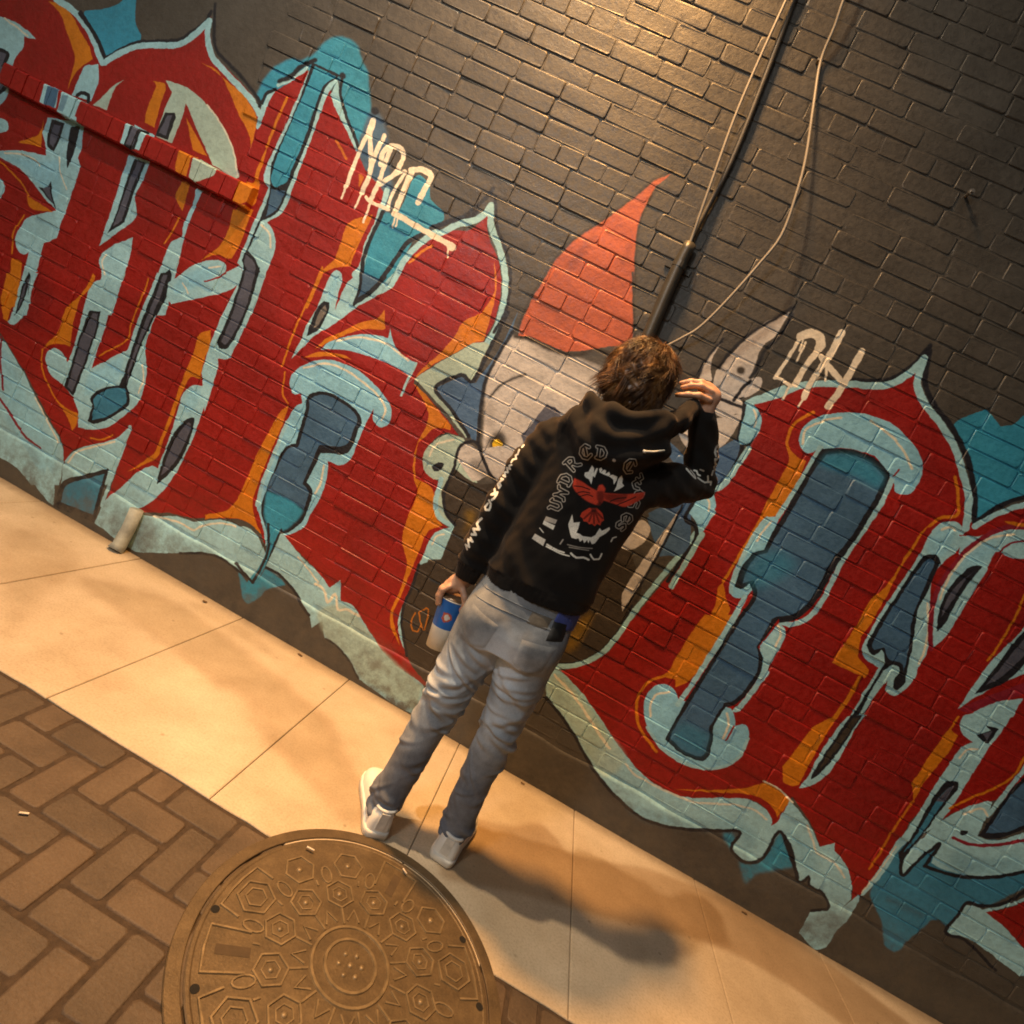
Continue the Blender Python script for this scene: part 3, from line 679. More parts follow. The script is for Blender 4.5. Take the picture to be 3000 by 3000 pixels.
S o 8 : K 860,430 740,470 660,560 640,680 660,800 780,970
F l : J 660,560 680,490 760,430 880,405 1020,410 1170,460 1280,550 1350,660 1355,760 1300,850 1250,870 1200,850 1200,810! 1180,780! 1150,740 1100,660 1000,620 880,600 800,620! 790,590! 740,625 690,630
S c 6 : J 680,580 700,500 800,450 900,430
S c 6 : J 1060,450 1160,520 1240,610 1300,720
S r 4 : J 1175,790 1225,725
F l : K 940,610! 910,540 860,500 780,500 710,570 690,680 720,800 800,920 900,1000 1020,1060 1150,1090 1270,1070 1370,1000 1430,880 1430,800 1390,775 1340,790! 1330,720 1310,670 1260,650!
S p 9 : K 715,800 800,930 900,1010 1020,1068 1150,1092 1270,1072 1370,1000 1428,880
S c 6 : K 740,720 740,640 780,570 870,550
S c 6 : K 1280,700 1290,780 1250,880
S r 5 : K 1330,790 1270,890
F l : J 545,990! 470,1000 430,1050 350,1180 280,1330 265,1400 290,1450 360,1450! 400,1400! 500,1180!
S p 13 : J 780,600 700,740 600,900 540,990
S p 12 : J 480,1005 430,1060 340,1220 280,1370 275,1420
S c 5 : J 505,1020 450,1080 420,1130
S p 14 : J 350,1450 250,1640 100,1870
S p 14 : K 1340,0 1200,230 1050,470 930,640
S p 14 : J 1188,780 1100,955 905,1240 805,1440 725,1555 620,1602 560,1592
F l : J 540,1600! 580,1630 570,1700 480,1840! 420,1960! 440,1720!
S c 5 : J 550,1640 540,1720 490,1800
F p : K 1650,60! 1690,110 1680,180 1550,420 1480,520! 1360,690 1310,690! 1400,600 1500,450 1540,330 1510,240!
S p 14 : K 1560,410 1450,560 1360,672
S c 6 : K 1640,80 1660,140 1620,230
F k : J 788,608! 880,603 1000,622 1112,678 1178,760! 1130,872 1000,1092 870,1272 770,1452 690,1542 620,1582 545,1592! K 1645,30! 1500,230! 1534,330 1502,442 1420,564 1330,644 1270,655! 1182,790! 1178,900 1152,1002 1110,1034 1040,1024 930,964 840,880! 878,810 998,600 1198,280 1348,30! J 375,1480! 400,1430 380,1370! 330,1405 295,1385! 328,1288 400,1198 460,1178! 500,1098 600,928 720,718
F s : J 815,640! 880,634 1000,654 1090,712 1140,770! 1100,860 970,1080 840,1250 740,1440 670,1518 610,1548 530,1558! K 1600,30! 1488,230! 1504,330 1480,430 1400,540 1320,615 1260,628! 1155,790! 1150,890 1125,978 1100,1003 1040,993 950,943 877,873! 902,820 1032,600 1222,290 1392,20! J 412,1470! 424,1420 402,1352! 340,1368! 362,1302 412,1222 482,1194! 524,1112 634,932 744,732
F t a=.7 s=6 : J 815,640! 880,634 1000,654 1090,712 1140,770! 1110,830 960,760 770,700!
F t a=.45 s=10 : J 480,1194! 560,1190 640,1260 560,1340 420,1400 360,1330 412,1222!
F t a=.4 s=8 : K 960,760! 1160,850! 1150,890 1125,978 1100,1003 1040,993 950,943 877,873!
# bottom flourish of the big letter
F p : K 0,480! 60,390! 100,400 240,540 380,730 520,940 680,1130 820,1230 960,1290 1100,1300 1300,1300 1440,1310 1560,1390 1600,1450 1590,1500! 1640,1470! 1720,1320! 1800,1400 1870,1500 1932,1640! Q 290,1050! 400,1020! 400,1080! 480,1180 530,1300 540,1420 530,1480 430,1580! 600,1440 600,1490 500,1640 420,1720 330,1860! 230,1870 110,1740! 200,1570! 340,1560! 350,1500 300,1420 190,1360! 190,1290! 115,1340! 100,1230 50,1080 0,960! K 1660,1540! 1560,1690 1480,1750 1370,1730 1310,1650! 1370,1540! 1150,1520 940,1500 720,1460 600,1390 520,1310 400,1180 300,1040 200,860 120,740 0,590!
F q a=.8 s=4 : K 0,500 100,430 260,600 420,820 560,1020 420,1150 300,1000 180,800 60,640
F gd a=.35 s=5 : Q 130,1730! 220,1580 400,1580 560,1500 480,1650 330,1850!
F t2 a=.3 s=8 : K 560,1330 800,1400 1100,1450 1400,1480 1500,1600 1400,1680 1370,1560 1000,1500 700,1450
F t2 a=.3 s=8 : Q 20,900 120,980 200,1080 260,1200 200,1260 110,1150
S c 8 : K 60,430 200,580 320,760 450,950
S c 6 a=.8 : K 560,1060 650,1150 K 1010,1320 1200,1340 1350,1350 1480,1390 1560,1450
S c 6 a=.8 : Q 180,880 230,1020 260,1100 400,1180 480,1300
S k 10 s=2 : K 0,590 120,740 200,860 300,1040 400,1180 520,1310 640,1410 760,1470 940,1510 1150,1530 1370,1540 1310,1650 1370,1730 1450,1755 1540,1720 1650,1540 1720,1680 1780,1860
S k 8 s=2 : Q 0,960 60,1100 110,1330 190,1290 190,1360 300,1420 345,1500 340,1550 210,1560
F o : K 900,1240! 1200,1240 1400,1230 1560,1190! 1600,1200! 1660,1250 1720,1320! 1640,1440! 1610,1380 1540,1310 1400,1270 1200,1260
S c 5 : K 1540,1180 1650,1240 1740,1330
F o : Q 440,-20! 370,80! 300,200 200,380 110,550! 60,560 -20,530! -20,400! 100,250 200,110 300,40!
# third part of the word
S o 8 : M 1375,-10 1400,150 1390,300 1260,320 1170,390
F o : M 1180,370! 1100,440 1000,590 920,730 830,860 700,980 620,1110 520,1280 380,1490! 520,1560 650,1620! 680,1560 620,1480 590,1440! 610,1290! 700,1170 780,1030 850,900 920,760 1010,620 1100,470
S o 12 : M 600,1620 500,1800 400,1940
F p : M 1190,420! 1280,360 1390,355 1430,400! 1410,470! 1470,490! 1380,600 1280,680 1200,800 1170,950 1180,1100 1170,1300 1140,1430! 1080,1530 1050,1620 960,1720 880,1765 810,1720! 830,1640! 700,1800 600,1990! 490,1990! 620,1760 760,1540! 650,1460 620,1380 650,1310! 750,1130 900,900 1050,680
F l a=.7 s=3 : M 1220,430 1320,390 1380,420 1330,560 1260,640 1150,600 1140,560
S c 6 : M 1270,420 1330,400 1380,425
S c 6 : M 1150,1020 1160,1200 1130,1380 1080,1500
F k : M 1095,660! 1150,618 1230,626 1260,680! 1150,925 1082,1052 1052,1180 1042,1300 1000,1500 970,1645 910,1715 865,1690! 888,1620! 930,1560 920,1530 870,1512! 800,1560! 700,1720 590,1932 560,1990! 500,1990! 620,1800 810,1500! 800,1420! 780,1390! 720,1435 678,1405 655,1350! 738,1200 900,950
F s : M 1120,690! 1170,652 1215,682! 1120,900 1060,1040 1020,1160 1010,1300 980,1480 945,1610! 960,1540 930,1490 870,1480! 830,1450 800,1368! 720,1390 700,1350! 780,1200 930,960
F p : Q 500,0! 660,-20! 580,80 470,280 380,420 280,520 180,570 110,575! 200,460 250,350 400,120
F k : Q 530,-10! 625,-10! 500,180 380,350 280,460 205,505! 220,460 320,300
F b : Q 550,10! 600,10! 480,180 350,350 270,440! 340,300
F p : M 1430,470! 1560,470 1700,430 1932,420 2100,440! 2100,640! 1850,650 1740,600! 1700,600 1650,700 1600,800 1450,1050 1300,1280 1190,1380! 1200,1100 1230,950 1300,800 1400,660!
F l a=.6 s=4 : M 1400,700 1550,560 1700,500 1650,650 1560,720 1400,780 1280,1000
S r2 13 : M 2100,400 1800,400 1620,470 1420,640 1270,840 1200,1000 1175,1200 1180,1380
S r2 5 : M 2000,515 1850,520 1760,570 1740,620
S c 6 : M 1250,980 1330,800 1450,640 1650,490 1850,460
F k : M 1595,715! 1500,715 1380,828 1280,975 1238,1120 1228,1245! 1285,1190 1402,980 1502,832
F sd : M 1530,755 1420,842 1310,980 1262,1130! 1380,950 1480,800
S k 12 : M 1530,370 1650,280 1800,198 2000,140 2150,110
S p 14 : M 1530,392 1700,302 1850,242 2000,205 2150,180
F o : M 1780,350 1932,370! 2100,400! 1850,390
S p 10 : M 1490,350 1430,450
F p : M 2100,1000! 1900,1250 1700,1450 1550,1640 1400,1870! 1530,1780 1800,1640 2100,1540!
F k : M 2100,1060! 1850,1330 1700,1540 1530,1752! 1800,1642 2100,1330!
F sd : M 2100,1120! 1850,1400 1740,1550 1620,1680! 1770,1600 2100,1270!
S o 6 : M 1940,950 1850,1150 1700,1400 1640,1480
F r2 : M 1400,1870! 1600,1780 2100,1600! 2100,1690! 1600,1860 1480,1900!
F p : M 1480,1915! 1700,1820 1920,1780! 1840,1932! 1700,1990! 1560,1990!
F p : Q 1460,-20 1415,80 1440,150 1520,210! 1430,240 1380,300 1220,540 1060,800 880,1050 700,1310 610,1440! 640,1440! 800,1260 950,1050 1230,870 1400,650 1640,260! 1740,140 1850,-40!
S c 5 : Q 1560,260 1470,270 1410,330
F k : Q 1625,65! 1730,100! 1640,215 1545,150! 1665,115!
F sd : Q 1600,140! 1680,120! 1635,190!
F k : Q 1270,550 1330,518 1405,528 1406,572 1340,655 1200,835 1000,1092! 935,1200 915,1105! 1000,1000 1170,700
F t2 : Q 1310,580 1360,560! 1190,820 1000,1070! 960,1100! 1080,920 1230,670
F sd : Q 1310,580! 1370,555! 1290,690! 1220,680!
S o 6 : Q 1940,330 1800,520 1500,660 1330,740
F o : Q 1330,90! 1400,160! 1300,310 1150,500! 1090,580 1040,680! 1030,530 1070,470! 1150,340
S o 6 a=.8 : Q 1040,680 900,870 780,1080 680,1230
S o 6 : Q 1400,0 1340,90
S p 12 : Q 2050,260 1932,420 1830,560 1640,800
F k : Q 2200,240! 1900,520 1750,700 1568,962! 1680,992 1850,942 2200,800!
F s : Q 2200,300! 1880,580 1760,740 1620,940! 1800,930 2200,760!
F p : Q 1220,870! 1350,790 1500,720 1640,680 1680,690! 1640,780 1560,965! 1680,1005 1850,965 2200,840! 2200,1180! 1800,1280 1600,1300 1400,1270 1250,1220 1180,1180! 1260,1020! 1100,1150 960,1280! 930,1200 1000,1090!
F t2 a=.3 s=8 : Q 1350,1100 1600,1150 1900,1130 1900,1240 1600,1270 1350,1220
S c 6 : Q 1450,790 1580,740 1640,800
S k 10 : Q 1130,1210 1250,1250 1400,1290 1600,1302 1800,1282 2200,1190
S k 9 : Q 1130,1210 1170,1150 1252,1020 1100,1142 955,1282 938,1190 1000,1080
S r2 9 : Q 1360,980 1500,1030 1700,1040 2200,950
S k 12 : Q 1430,942 1460,938
F p : Q 1460,1520! 1560,1540 1700,1640 1850,1780 2100,2100! 1900,2100! 1500,1800 1300,1750!
S k 9 : Q 2200,1250 1930,1420 1800,1500 1600,1530 1470,1502 1400,1600 1300,1742 1450,1800 1560,1900 1700,2050
S p 8 : Q 1600,1570 1750,1540 1932,1480 2200,1350
S c 4 a=.8 : Q 620,1420 760,1250 900,1050
S b 16 a=.35 s=10 : Q 840,1480 1100,1600
# tags
S w 19.5 : C 1190,610 1160,700
S w 12.2 : C 1160,690 1080,860 1000,1080
S w 6.1 : C 1000,1080 970,1160
S w 14.6 : C 1165,700 1175,870 1170,980 1110,1120
S w 6.1 : C 1110,1120 1060,1230
S w 14.6 : C 1270,720 1210,840 1170,960
S w 14.6 : C 1245,920 1260,840 1320,792 1390,812 1400,880 1340,990 1240,1060
S w 13.4 : C 1320,800 1270,930 1240,1020 1180,1160
S w 9.8 : C 1250,1050 1340,1000 1420,972 1330,1120 1290,1240
S w 9.8 : C 1140,1150 1180,1190 1300,1240
S w 7.3 : C 1180,1170 1120,1330
S w 17.1 : C 1460,960 1540,958 1600,1000 1560,1090 1510,1190
S w 17.1 : C 1470,960 1400,1120 1340,1270
S w 15.9 : C 1340,1270 1500,1360 1750,1500
S w 24.4 : C 1742,1502 1748,1506
S w 4.9 : C 1350,1290 1330,1365
S w 4.9 : C 1372,1290 1352,1360
S w 4.9 : C 1722,1510 1720,1580
S w 9.8 : H 1138,742 1230,600 1320,450
S w 23.2 : H 1320,448 1390,425 1450,452 1465,510 1450,530
S w 15.9 : H 1440,545 1360,650 1280,790
S w 8.5 : H 1138,742 1190,755 1250,802
S w 6.1 : H 1240,800 1192,890
S w 4.9 : H 1355,490 1330,540 1290,622
S w 4.9 : H 1335,480 1310,550
S w 18.3 : H 1608,422 1520,592
S w 15.9 : H 1510,600 1400,760 1342,880
S w 6.1 : H 1342,880 1300,942
S w 15.9 : H 1462,592 1530,680 1620,780
S w 17.1 : H 1752,552 1620,790 1512,945
S w 6.1 : H 1500,680 1490,760
'''
MURAL = '\n'.join(l.split(' ; ')[0] for l in MURAL.splitlines())
mural = Canvas(-4.0, 3.2, 0.0, 4.0, 0.002, PAL['d'])
def wall_uv(px, py):
    p = on_plane_y(px, py, WALL_Y)
    return (p[0], p[2])
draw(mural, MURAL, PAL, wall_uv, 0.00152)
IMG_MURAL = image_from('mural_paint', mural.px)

# ------------------------------------------------------------------ painted brick wall
def paint_mat():
    m, nt, nd, lk, bs = new_mat('mural_paint_on_brick')
    geo = nd.new('ShaderNodeNewGeometry')
    sp = nd.new('ShaderNodeSeparateXYZ')
    lk.new(geo.outputs['Position'], sp.inputs[0])
    # hand-sprayed edges wander a little
    nw = noise(nd, lk, geo.outputs['Position'], 26, 4, .6)
    sw = nd.new('ShaderNodeSeparateColor'); lk.new(nw.outputs['Color'], sw.inputs[0])
    def wob(src, ch):
        w_ = nd.new('ShaderNodeMath'); w_.operation = 'MULTIPLY_ADD'; w_.inputs[1].default_value = .014
        lk.new(sw.outputs[ch], w_.inputs[0])
        w2_ = nd.new('ShaderNodeMath'); w2_.operation = 'SUBTRACT'; w2_.inputs[1].default_value = .007
        lk.new(src, w2_.inputs[0]); lk.new(w2_.outputs[0], w_.inputs[2])
        return w_.outputs[0]
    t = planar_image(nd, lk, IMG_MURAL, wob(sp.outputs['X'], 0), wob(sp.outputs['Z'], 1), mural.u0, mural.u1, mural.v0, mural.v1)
    n1 = noise(nd, lk, geo.outputs['Position'], 3.2, 6, .6)
    r1 = ramp(nd, lk, n1.outputs['Fac'], [(.3, (.76, .75, .74)), (.7, (1.14, 1.14, 1.14))])
    n2 = noise(nd, lk, geo.outputs['Position'], 55, 4, .65)
    r2 = ramp(nd, lk, n2.outputs['Fac'], [(.30, (.84, .83, .82)), (.6, (1.04, 1.04, 1.04))])
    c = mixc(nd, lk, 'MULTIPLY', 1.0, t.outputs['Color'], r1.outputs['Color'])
    c = mixc(nd, lk, 'MULTIPLY', 1.0, c, r2.outputs['Color'])
    # street dirt splashed on the lowest courses
    mr = nd.new('ShaderNodeMapRange')
    mr.inputs['From Min'].default_value = .0
    mr.inputs['From Max'].default_value = .30
    mr.inputs['To Min'].default_value = .95
    mr.inputs['To Max'].default_value = 0.0
    lk.new(sp.outputs['Z'], mr.inputs['Value'])
    n3 = noise(nd, lk, geo.outputs['Position'], 14, 6, .7)
    r3 = ramp(nd, lk, n3.outputs['Fac'], [(.40, (0, 0, 0)), (.62, (1, 1, 1))])
    mul = nd.new('ShaderNodeMath'); mul.operation = 'MULTIPLY'
    lk.new(mr.outputs['Result'], mul.inputs[0]); lk.new(r3.outputs['Color'], mul.inputs[1])
    c = mixc(nd, lk, 'MIX', mul.outputs[0], c, (.10, .085, .065))
    lk.new(c, bs.inputs['Base Color'])
    rr = ramp(nd, lk, n2.outputs['Fac'], [(.3, (.34, .34, .34)), (.7, (.62, .62, .62))])
    lk.new(rr.outputs['Color'], bs.inputs['Roughness'])
    n4 = noise(nd, lk, geo.outputs['Position'], 38, 5, .6)
    n5 = noise(nd, lk, geo.outputs['Position'], 150, 4, .7)
    ad5 = nd.new('ShaderNodeMath'); ad5.operation = 'MULTIPLY_ADD'; ad5.inputs[1].default_value = .35
    lk.new(n5.outputs['Fac'], ad5.inputs[0]); lk.new(n4.outputs['Fac'], ad5.inputs[2])
    bump(nd, lk, ad5.outputs[0], bs, .36, .006)
    bs.inputs['Specular IOR Level'].default_value = .42
    return m
M_PAINT = paint_mat()
COURSE, JOINT, PROUD = 0.0765, 0.0046, 0.0045
HJOINT = 0.0036
MODL = 0.2130
def brick_mesh(name, L, H, r):
    """front face with worn arrises; local origin at the centre of the face, +Y into the wall"""
    hx, hz = L/2, H/2
    def ring(inx, inz, y, cut):
        pts = []
        for sx, sz in ((-1,-1),(1,-1),(1,1),(-1,1)):
            cx, cz = sx*(hx-inx), sz*(hz-inz)
            k = cut*(.6+.9*r.random())
            a, b = (cx-sx*k, y, cz), (cx, y, cz-sz*k)
            pts += [a, b] if sx*sz < 0 else [b, a]
        return pts
    j = lambda s: (r.random()-.5)*s
    r0 = ring(-.003, -.003, PROUD+.012, .003)
    r1 = ring(.0002, .0003, .0031, .004)
    r2 = ring(.0010, .0015, .0010, .006)
    r3 = ring(.0030, .0042, .0, .008)
    v = [(p[0]+j(.0034), p[1]+(j(.0020) if i > 7 else 0), p[2]+j(.0026)) for i, p in enumerate(r0+r1+r2+r3)]
    f = []
    for q in range(3):
        for k in range(8):
            a, b = q*8+k, q*8+(k+1) % 8
            f.append((a, b, b+8, a+8))
    f.append(tuple(24+k for k in range(8)))
    me = mesh_py(name, v, f)
    me.polygons.foreach_set('use_smooth', [True]*24+[False])
    # orientation check: front must face -Y
    if me.polygons[-1].normal.y > 0: me.flip_normals()
    me.materials.append(M_PAINT)
    return me
rb = random.Random(3)
STRETCH = [brick_mesh('brick', MODL-HJOINT, COURSE-JOINT, rb) for _ in range(9)]
HEADER = [brick_mesh('brick', MODL/2-HJOINT, COURSE-JOINT, rb) for _ in range(7)]

wall = empty('painted_brick_wall', (0, WALL_Y, 0))
tag(wall, 'dark painted brick wall covered by a red, orange and pale blue lettering mural', 'wall')
PANEL = (-4.4, -1.975, 1.805, 4.4)        # smooth boarded-up opening above the brick sill
core = MB()
y0 = WALL_Y+PROUD
px0, px1, pz0, pz1 = PANEL
for a, b in (((-7, y0, -.15), (px0, y0+.3, 4.6)), ((px1, y0, -.15), (6.5, y0+.3, 4.6)), ((px0, y0, -.15), (px1, y0+.3, pz0)), ((px0, y0, pz1), (px1, y0+.3, 4.6))):
    core.box(a, b)
core.build('wall_core', M_PAINT, wall)
mx, mz = np.arange(-4.95, 4.35, .030), np.arange(.2, 4.52, .022)
MX, MZ = np.meshgrid(mx, mz, indexing='ij')
def _wav0(seed, sc, n=12):
    r = np.random.default_rng(seed); k = r.normal(size=(n, 2))*sc; ph = r.uniform(0, 6.28, n)
    return lambda x, z: np.sin(x[..., None]*k[:, 0]+z[..., None]*k[:, 1]+ph).sum(-1)/math.sqrt(n)
MY = WALL_Y+.0030+.0013*_wav0(5, 3)(MX, MZ)+.0009*_wav0(6, 22)(MX, MZ)
inpan = (MX < PANEL[1]+.01) & (MX > PANEL[0]) & (MZ > PANEL[2]-.01)
MY = np.where(inpan, WALL_Y+.03, MY)
nz0 = len(mz)
mv = np.stack([MX, MY, MZ], -1).reshape(-1, 3)
ii, jj = np.meshgrid(np.arange(len(mx)-1), np.arange(nz0-1), indexing='ij')
b0 = (ii*nz0+jj).ravel()
obj('mortar_bed', mesh_np('mortar_bed', mv, np.stack([b0, b0+nz0, b0+nz0+1, b0+1], 1)), M_PAINT, wall)
pb = MB()
pb.box((px0+.003, WALL_Y+.004, pz0), (px1-.003, WALL_Y+.05, pz1-.003))
pb.build('boarded_panel', M_PAINT, wall)

PL_H = .226
gx, gz = np.linspace(-6.9, 6.4, 460), np.array([-.12, .004, .03, .06, .09, .12, .15, .18, .205, .218, .226])
wv1, wv2, wv3 = None, None, None
def _wav(seed, sc, n=12, st=(1, 1)):
    r = np.random.default_rng(seed); k = r.normal(size=(n, 2))*sc*np.array(st); ph = r.uniform(0, 6.28, n)
    return lambda x, z: np.sin(x[..., None]*k[:, 0]+z[..., None]*k[:, 1]+ph).sum(-1)/math.sqrt(n)
GX, GZ = np.meshgrid(gx, gz, indexing='ij')
GY = WALL_Y-.0035+.0016*_wav(1, 9)(GX, GZ)+.0011*_wav(2, 40, 14, (.5, 1))(GX, GZ)
GY[:, -1] = WALL_Y+.02; GY[:, -2] += .0025
GZ = GZ+np.where(GZ > .2, .004*_wav(3, 12)(GX, GZ), 0)
pv_ = np.stack([GX, GY, GZ], -1).reshape(-1, 3)
nz_ = len(gz)
pq_ = [(i*nz_+j, (i+1)*nz_+j, (i+1)*nz_+j+1, i*nz_+j+1) for i in range(len(gx)-1) for j in range(nz_-1)]
obj('plinth_render', mesh_np('plinth_render', pv_, pq_), M_PAINT, wall)

cands = []
HOLE = (-.985, 3.045)
nc = int(4.5/COURSE)
for ci in range(nc):
    z = (ci+.5)*COURSE
    head = (ci % 7 == 4)
    x = -4.9 + (0 if ci % 2 else MODL/2) + rb.uniform(-.02, .02)
    while x < 4.3:
        hd = head or rb.random() < .05
        L = MODL/2 if hd else MODL
        xc = x+L/2
        x += L
        if PANEL[0]-.02 < xc < PANEL[1]-.0 and z > PANEL[2]-.02: 
            if xc+L/2 < PANEL[1]+.03: continue
        if z < PL_H-.03: continue
        if -3.32 < xc < -1.90 and 1.69 < z < 1.81: continue
        if abs(xc-HOLE[0]) < .09 and abs(z-HOLE[1]) < .04 and not hd:
            continue
        cands.append((xc, z, hd))
def area_px(xc, z, L):
    s = []
    for dx, dz in ((-L/2, -.03), (L/2, -.03), (L/2, .03), (-L/2, .03)):
        s.append(project((xc+dx, WALL_Y, z+dz))[:2])
    u, v, _ = project((xc, WALL_Y, z))
    if not (-30 < u < 3030 and -30 < v < 3030): return 0
    # behind the person
    if 1300 < u+0.45*(v-1500)+0 < 1300: return 0
    a = 0
    for i in range(4):
        a += s[i][0]*s[(i+1) % 4][1]-s[(i+1) % 4][0]*s[i][1]
    return abs(a)/2
def hidden_by_person(xc, z):
    # shadowed line of sight through the standing figure (x about 0.03, y 1.75)
    k = 1.75/WALL_Y
    X, Z = xc*k, CAM_H+(z-CAM_H)*k
    return -.17 < X < .20 and .75 < Z < 1.72
order = sorted(range(len(cands)), key=lambda i: -(0 if hidden_by_person(*cands[i][:2]) else area_px(cands[i][0], cands[i][1], MODL/2 if cands[i][2] else MODL)))
single = set(order[:297])
rest_v, rest_f = [], []
nv = 0
for i, (xc, z, hd) in enumerate(cands):
    me = rb.choice(HEADER if hd else STRETCH)
    dy = rb.uniform(-.0020, .0024)
    fl = rb.random() < .5
    rz = rb.uniform(-.008, .008)
    tx, tz = rb.gauss(0, .007), rb.gauss(0, .006)
    if i in single:
        o = bpy.data.objects.new('brick', me)
        C.objects.link(o)
        o.parent = wall
        o.location = (xc, dy, z+rb.uniform(-.0012, .0012))
        o.rotation_euler = (tx, rz+(math.pi if fl else 0), tz)
    else:
        co = np.empty(len(me.vertices)*3, np.float32)
        me.vertices.foreach_get('co', co)
        co = co.reshape(-1, 3).copy()
        if fl: co[:, 0] *= -1; co[:, 2] *= -1
        co[:, 1] += co[:, 2]*tx+co[:, 0]*tz
        co += (xc, dy, z)
        rest_v.append(co)
        rest_f += [tuple(k+nv for k in p.vertices) for p in me.polygons]
        nv += len(co)
rest = mesh_py('brick_field', np.concatenate(rest_v), rest_f)
rest.materials.append(M_PAINT)
ro = bpy.data.objects.new('brick_field', rest)
C.objects.link(ro)
ro.parent = wall
ro['kind'] = 'stuff'
# projecting brick sill under the boarded opening: bricks laid on edge
sx = -3.285
si = 0
while sx < -1.93:
    w = .068
    b = MB()
    dz = rb.uniform(-.002, .002)
    dyy = rb.uniform(-.003, .003)
    yb, yf = WALL_Y+.02, WALL_Y-.040+dyy
    xa, xb = sx+.0015, sx+w-.0015
    bv = .004
    # sloped top, bevelled front
    prof = [(yb, 1.698), (yf+.004, 1.698), (yf, 1.702), (yf, 1.786), (yf+.006, 1.793), (yb, 1.806)]
    vs = [(xa, y, z+dz) for y, z in prof]+[(xb, y, z+dz) for y, z in prof]
    n = len(prof)
    fs = [tuple(range(n-1, -1, -1)), tuple(range(n, 2*n))]+[(k, (k+1) % n, (k+1) % n+n, k+n) for k in range(n)]
    b.add(vs, fs)
    o = b.build('sill_brick', M_PAINT, wall)
    sx += w+.001
    si += 1

# ------------------------------------------------------------------ ground
def concrete_mat():
    m, nt, nd, lk, bs = new_mat('pavement_concrete')
    geo = nd.new('ShaderNodeNewGeometry')
    sp = nd.new('ShaderNodeSeparateXYZ')
    lk.new(geo.outputs['Position'], sp.inputs[0])
    t = planar_image(nd, lk, IMG_STAIN_SHADOW, sp.outputs['X'], sp.outputs['Y'], stain_shadow.u0, stain_shadow.u1, stain_shadow.v0, stain_shadow.v1)
    n1 = noise(nd, lk, geo.outputs['Position'], 4.5, 7, .62)
    r1 = ramp(nd, lk, n1.outputs['Fac'], [(.28, (.80, .78, .74)), (.72, (1.1, 1.1, 1.1))])
    n2 = noise(nd, lk, geo.outputs['Position'], 130, 4, .7)
    r2 = ramp(nd, lk, n2.outputs['Fac'], [(.28, (.78, .77, .75)), (.55, (1.03, 1.03, 1.03))])
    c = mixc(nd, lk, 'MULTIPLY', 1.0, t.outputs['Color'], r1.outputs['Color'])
    c = mixc(nd, lk, 'MULTIPLY', 1.0, c, r2.outputs['Color'])
    # scattered dark specks and gum
    vo = nd.new('ShaderNodeTexVoronoi')
    vo.inputs['Scale'].default_value = 9.0
    lk.new(geo.outputs['Position'], vo.inputs['Vector'])
    rv = ramp(nd, lk, vo.outputs['Distance'], [(.035, (.62, .60, .56)), (.075, (1, 1, 1))])
    c = mixc(nd, lk, 'MULTIPLY', .8, c, rv.outputs['Color'])
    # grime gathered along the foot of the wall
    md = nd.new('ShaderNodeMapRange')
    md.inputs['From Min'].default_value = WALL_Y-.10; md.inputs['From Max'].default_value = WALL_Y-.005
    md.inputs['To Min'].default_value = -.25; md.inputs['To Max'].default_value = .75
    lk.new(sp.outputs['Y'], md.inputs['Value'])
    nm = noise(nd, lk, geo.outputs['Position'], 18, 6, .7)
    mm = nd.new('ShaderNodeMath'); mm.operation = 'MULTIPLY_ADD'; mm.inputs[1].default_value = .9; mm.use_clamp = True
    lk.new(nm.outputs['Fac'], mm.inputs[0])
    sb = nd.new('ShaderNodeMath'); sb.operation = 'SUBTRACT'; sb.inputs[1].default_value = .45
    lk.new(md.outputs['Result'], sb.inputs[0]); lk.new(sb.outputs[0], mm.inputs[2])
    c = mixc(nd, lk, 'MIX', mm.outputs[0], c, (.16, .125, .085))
    nb = noise(nd, lk, geo.outputs['Position'], 1.7, 5, .6)
    rb_ = ramp(nd, lk, nb.outputs['Fac'], [(.36, (.88, .85, .80)), (.56, (1, 1, 1))])
    c = mixc(nd, lk, 'MULTIPLY', 1.0, c, rb_.outputs['Color'])
    lk.new(c, bs.inputs['Base Color'])
    bs.inputs['Roughness'].default_value = .72
    n3 = noise(nd, lk, geo.outputs['Position'], 90, 5, .7)
    bump(nd, lk, n3.outputs['Fac'], bs, .22, .004)
    return m
stain_shadow = Canvas(-3.2, 3.2, 1.2, 2.6, 0.005, (.53, .44, .325))
SPAL = dict(d=(.37, .275, .175), e=(.42, .335, .23), f=(.58, .50, .385), g=(.30, .27, .22))  # e paints the faint shadow bands at left into the concrete colour
STAINS_SHADOWS = '''
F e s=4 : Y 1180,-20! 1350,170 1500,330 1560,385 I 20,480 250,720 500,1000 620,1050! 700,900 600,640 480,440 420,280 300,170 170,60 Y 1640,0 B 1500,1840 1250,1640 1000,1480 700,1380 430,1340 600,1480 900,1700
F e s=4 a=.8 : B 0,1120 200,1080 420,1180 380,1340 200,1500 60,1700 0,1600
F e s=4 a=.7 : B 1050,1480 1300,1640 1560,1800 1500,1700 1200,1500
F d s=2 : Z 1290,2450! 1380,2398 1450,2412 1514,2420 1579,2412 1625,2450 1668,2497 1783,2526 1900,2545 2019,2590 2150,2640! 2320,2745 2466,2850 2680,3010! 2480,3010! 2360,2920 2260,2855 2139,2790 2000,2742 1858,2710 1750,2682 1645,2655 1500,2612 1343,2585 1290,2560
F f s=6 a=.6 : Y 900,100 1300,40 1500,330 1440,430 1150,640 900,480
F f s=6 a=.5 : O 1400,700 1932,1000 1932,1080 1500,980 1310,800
F g s=3 a=.25 : B 640,1180 780,1180 820,1240 700,1220
'''
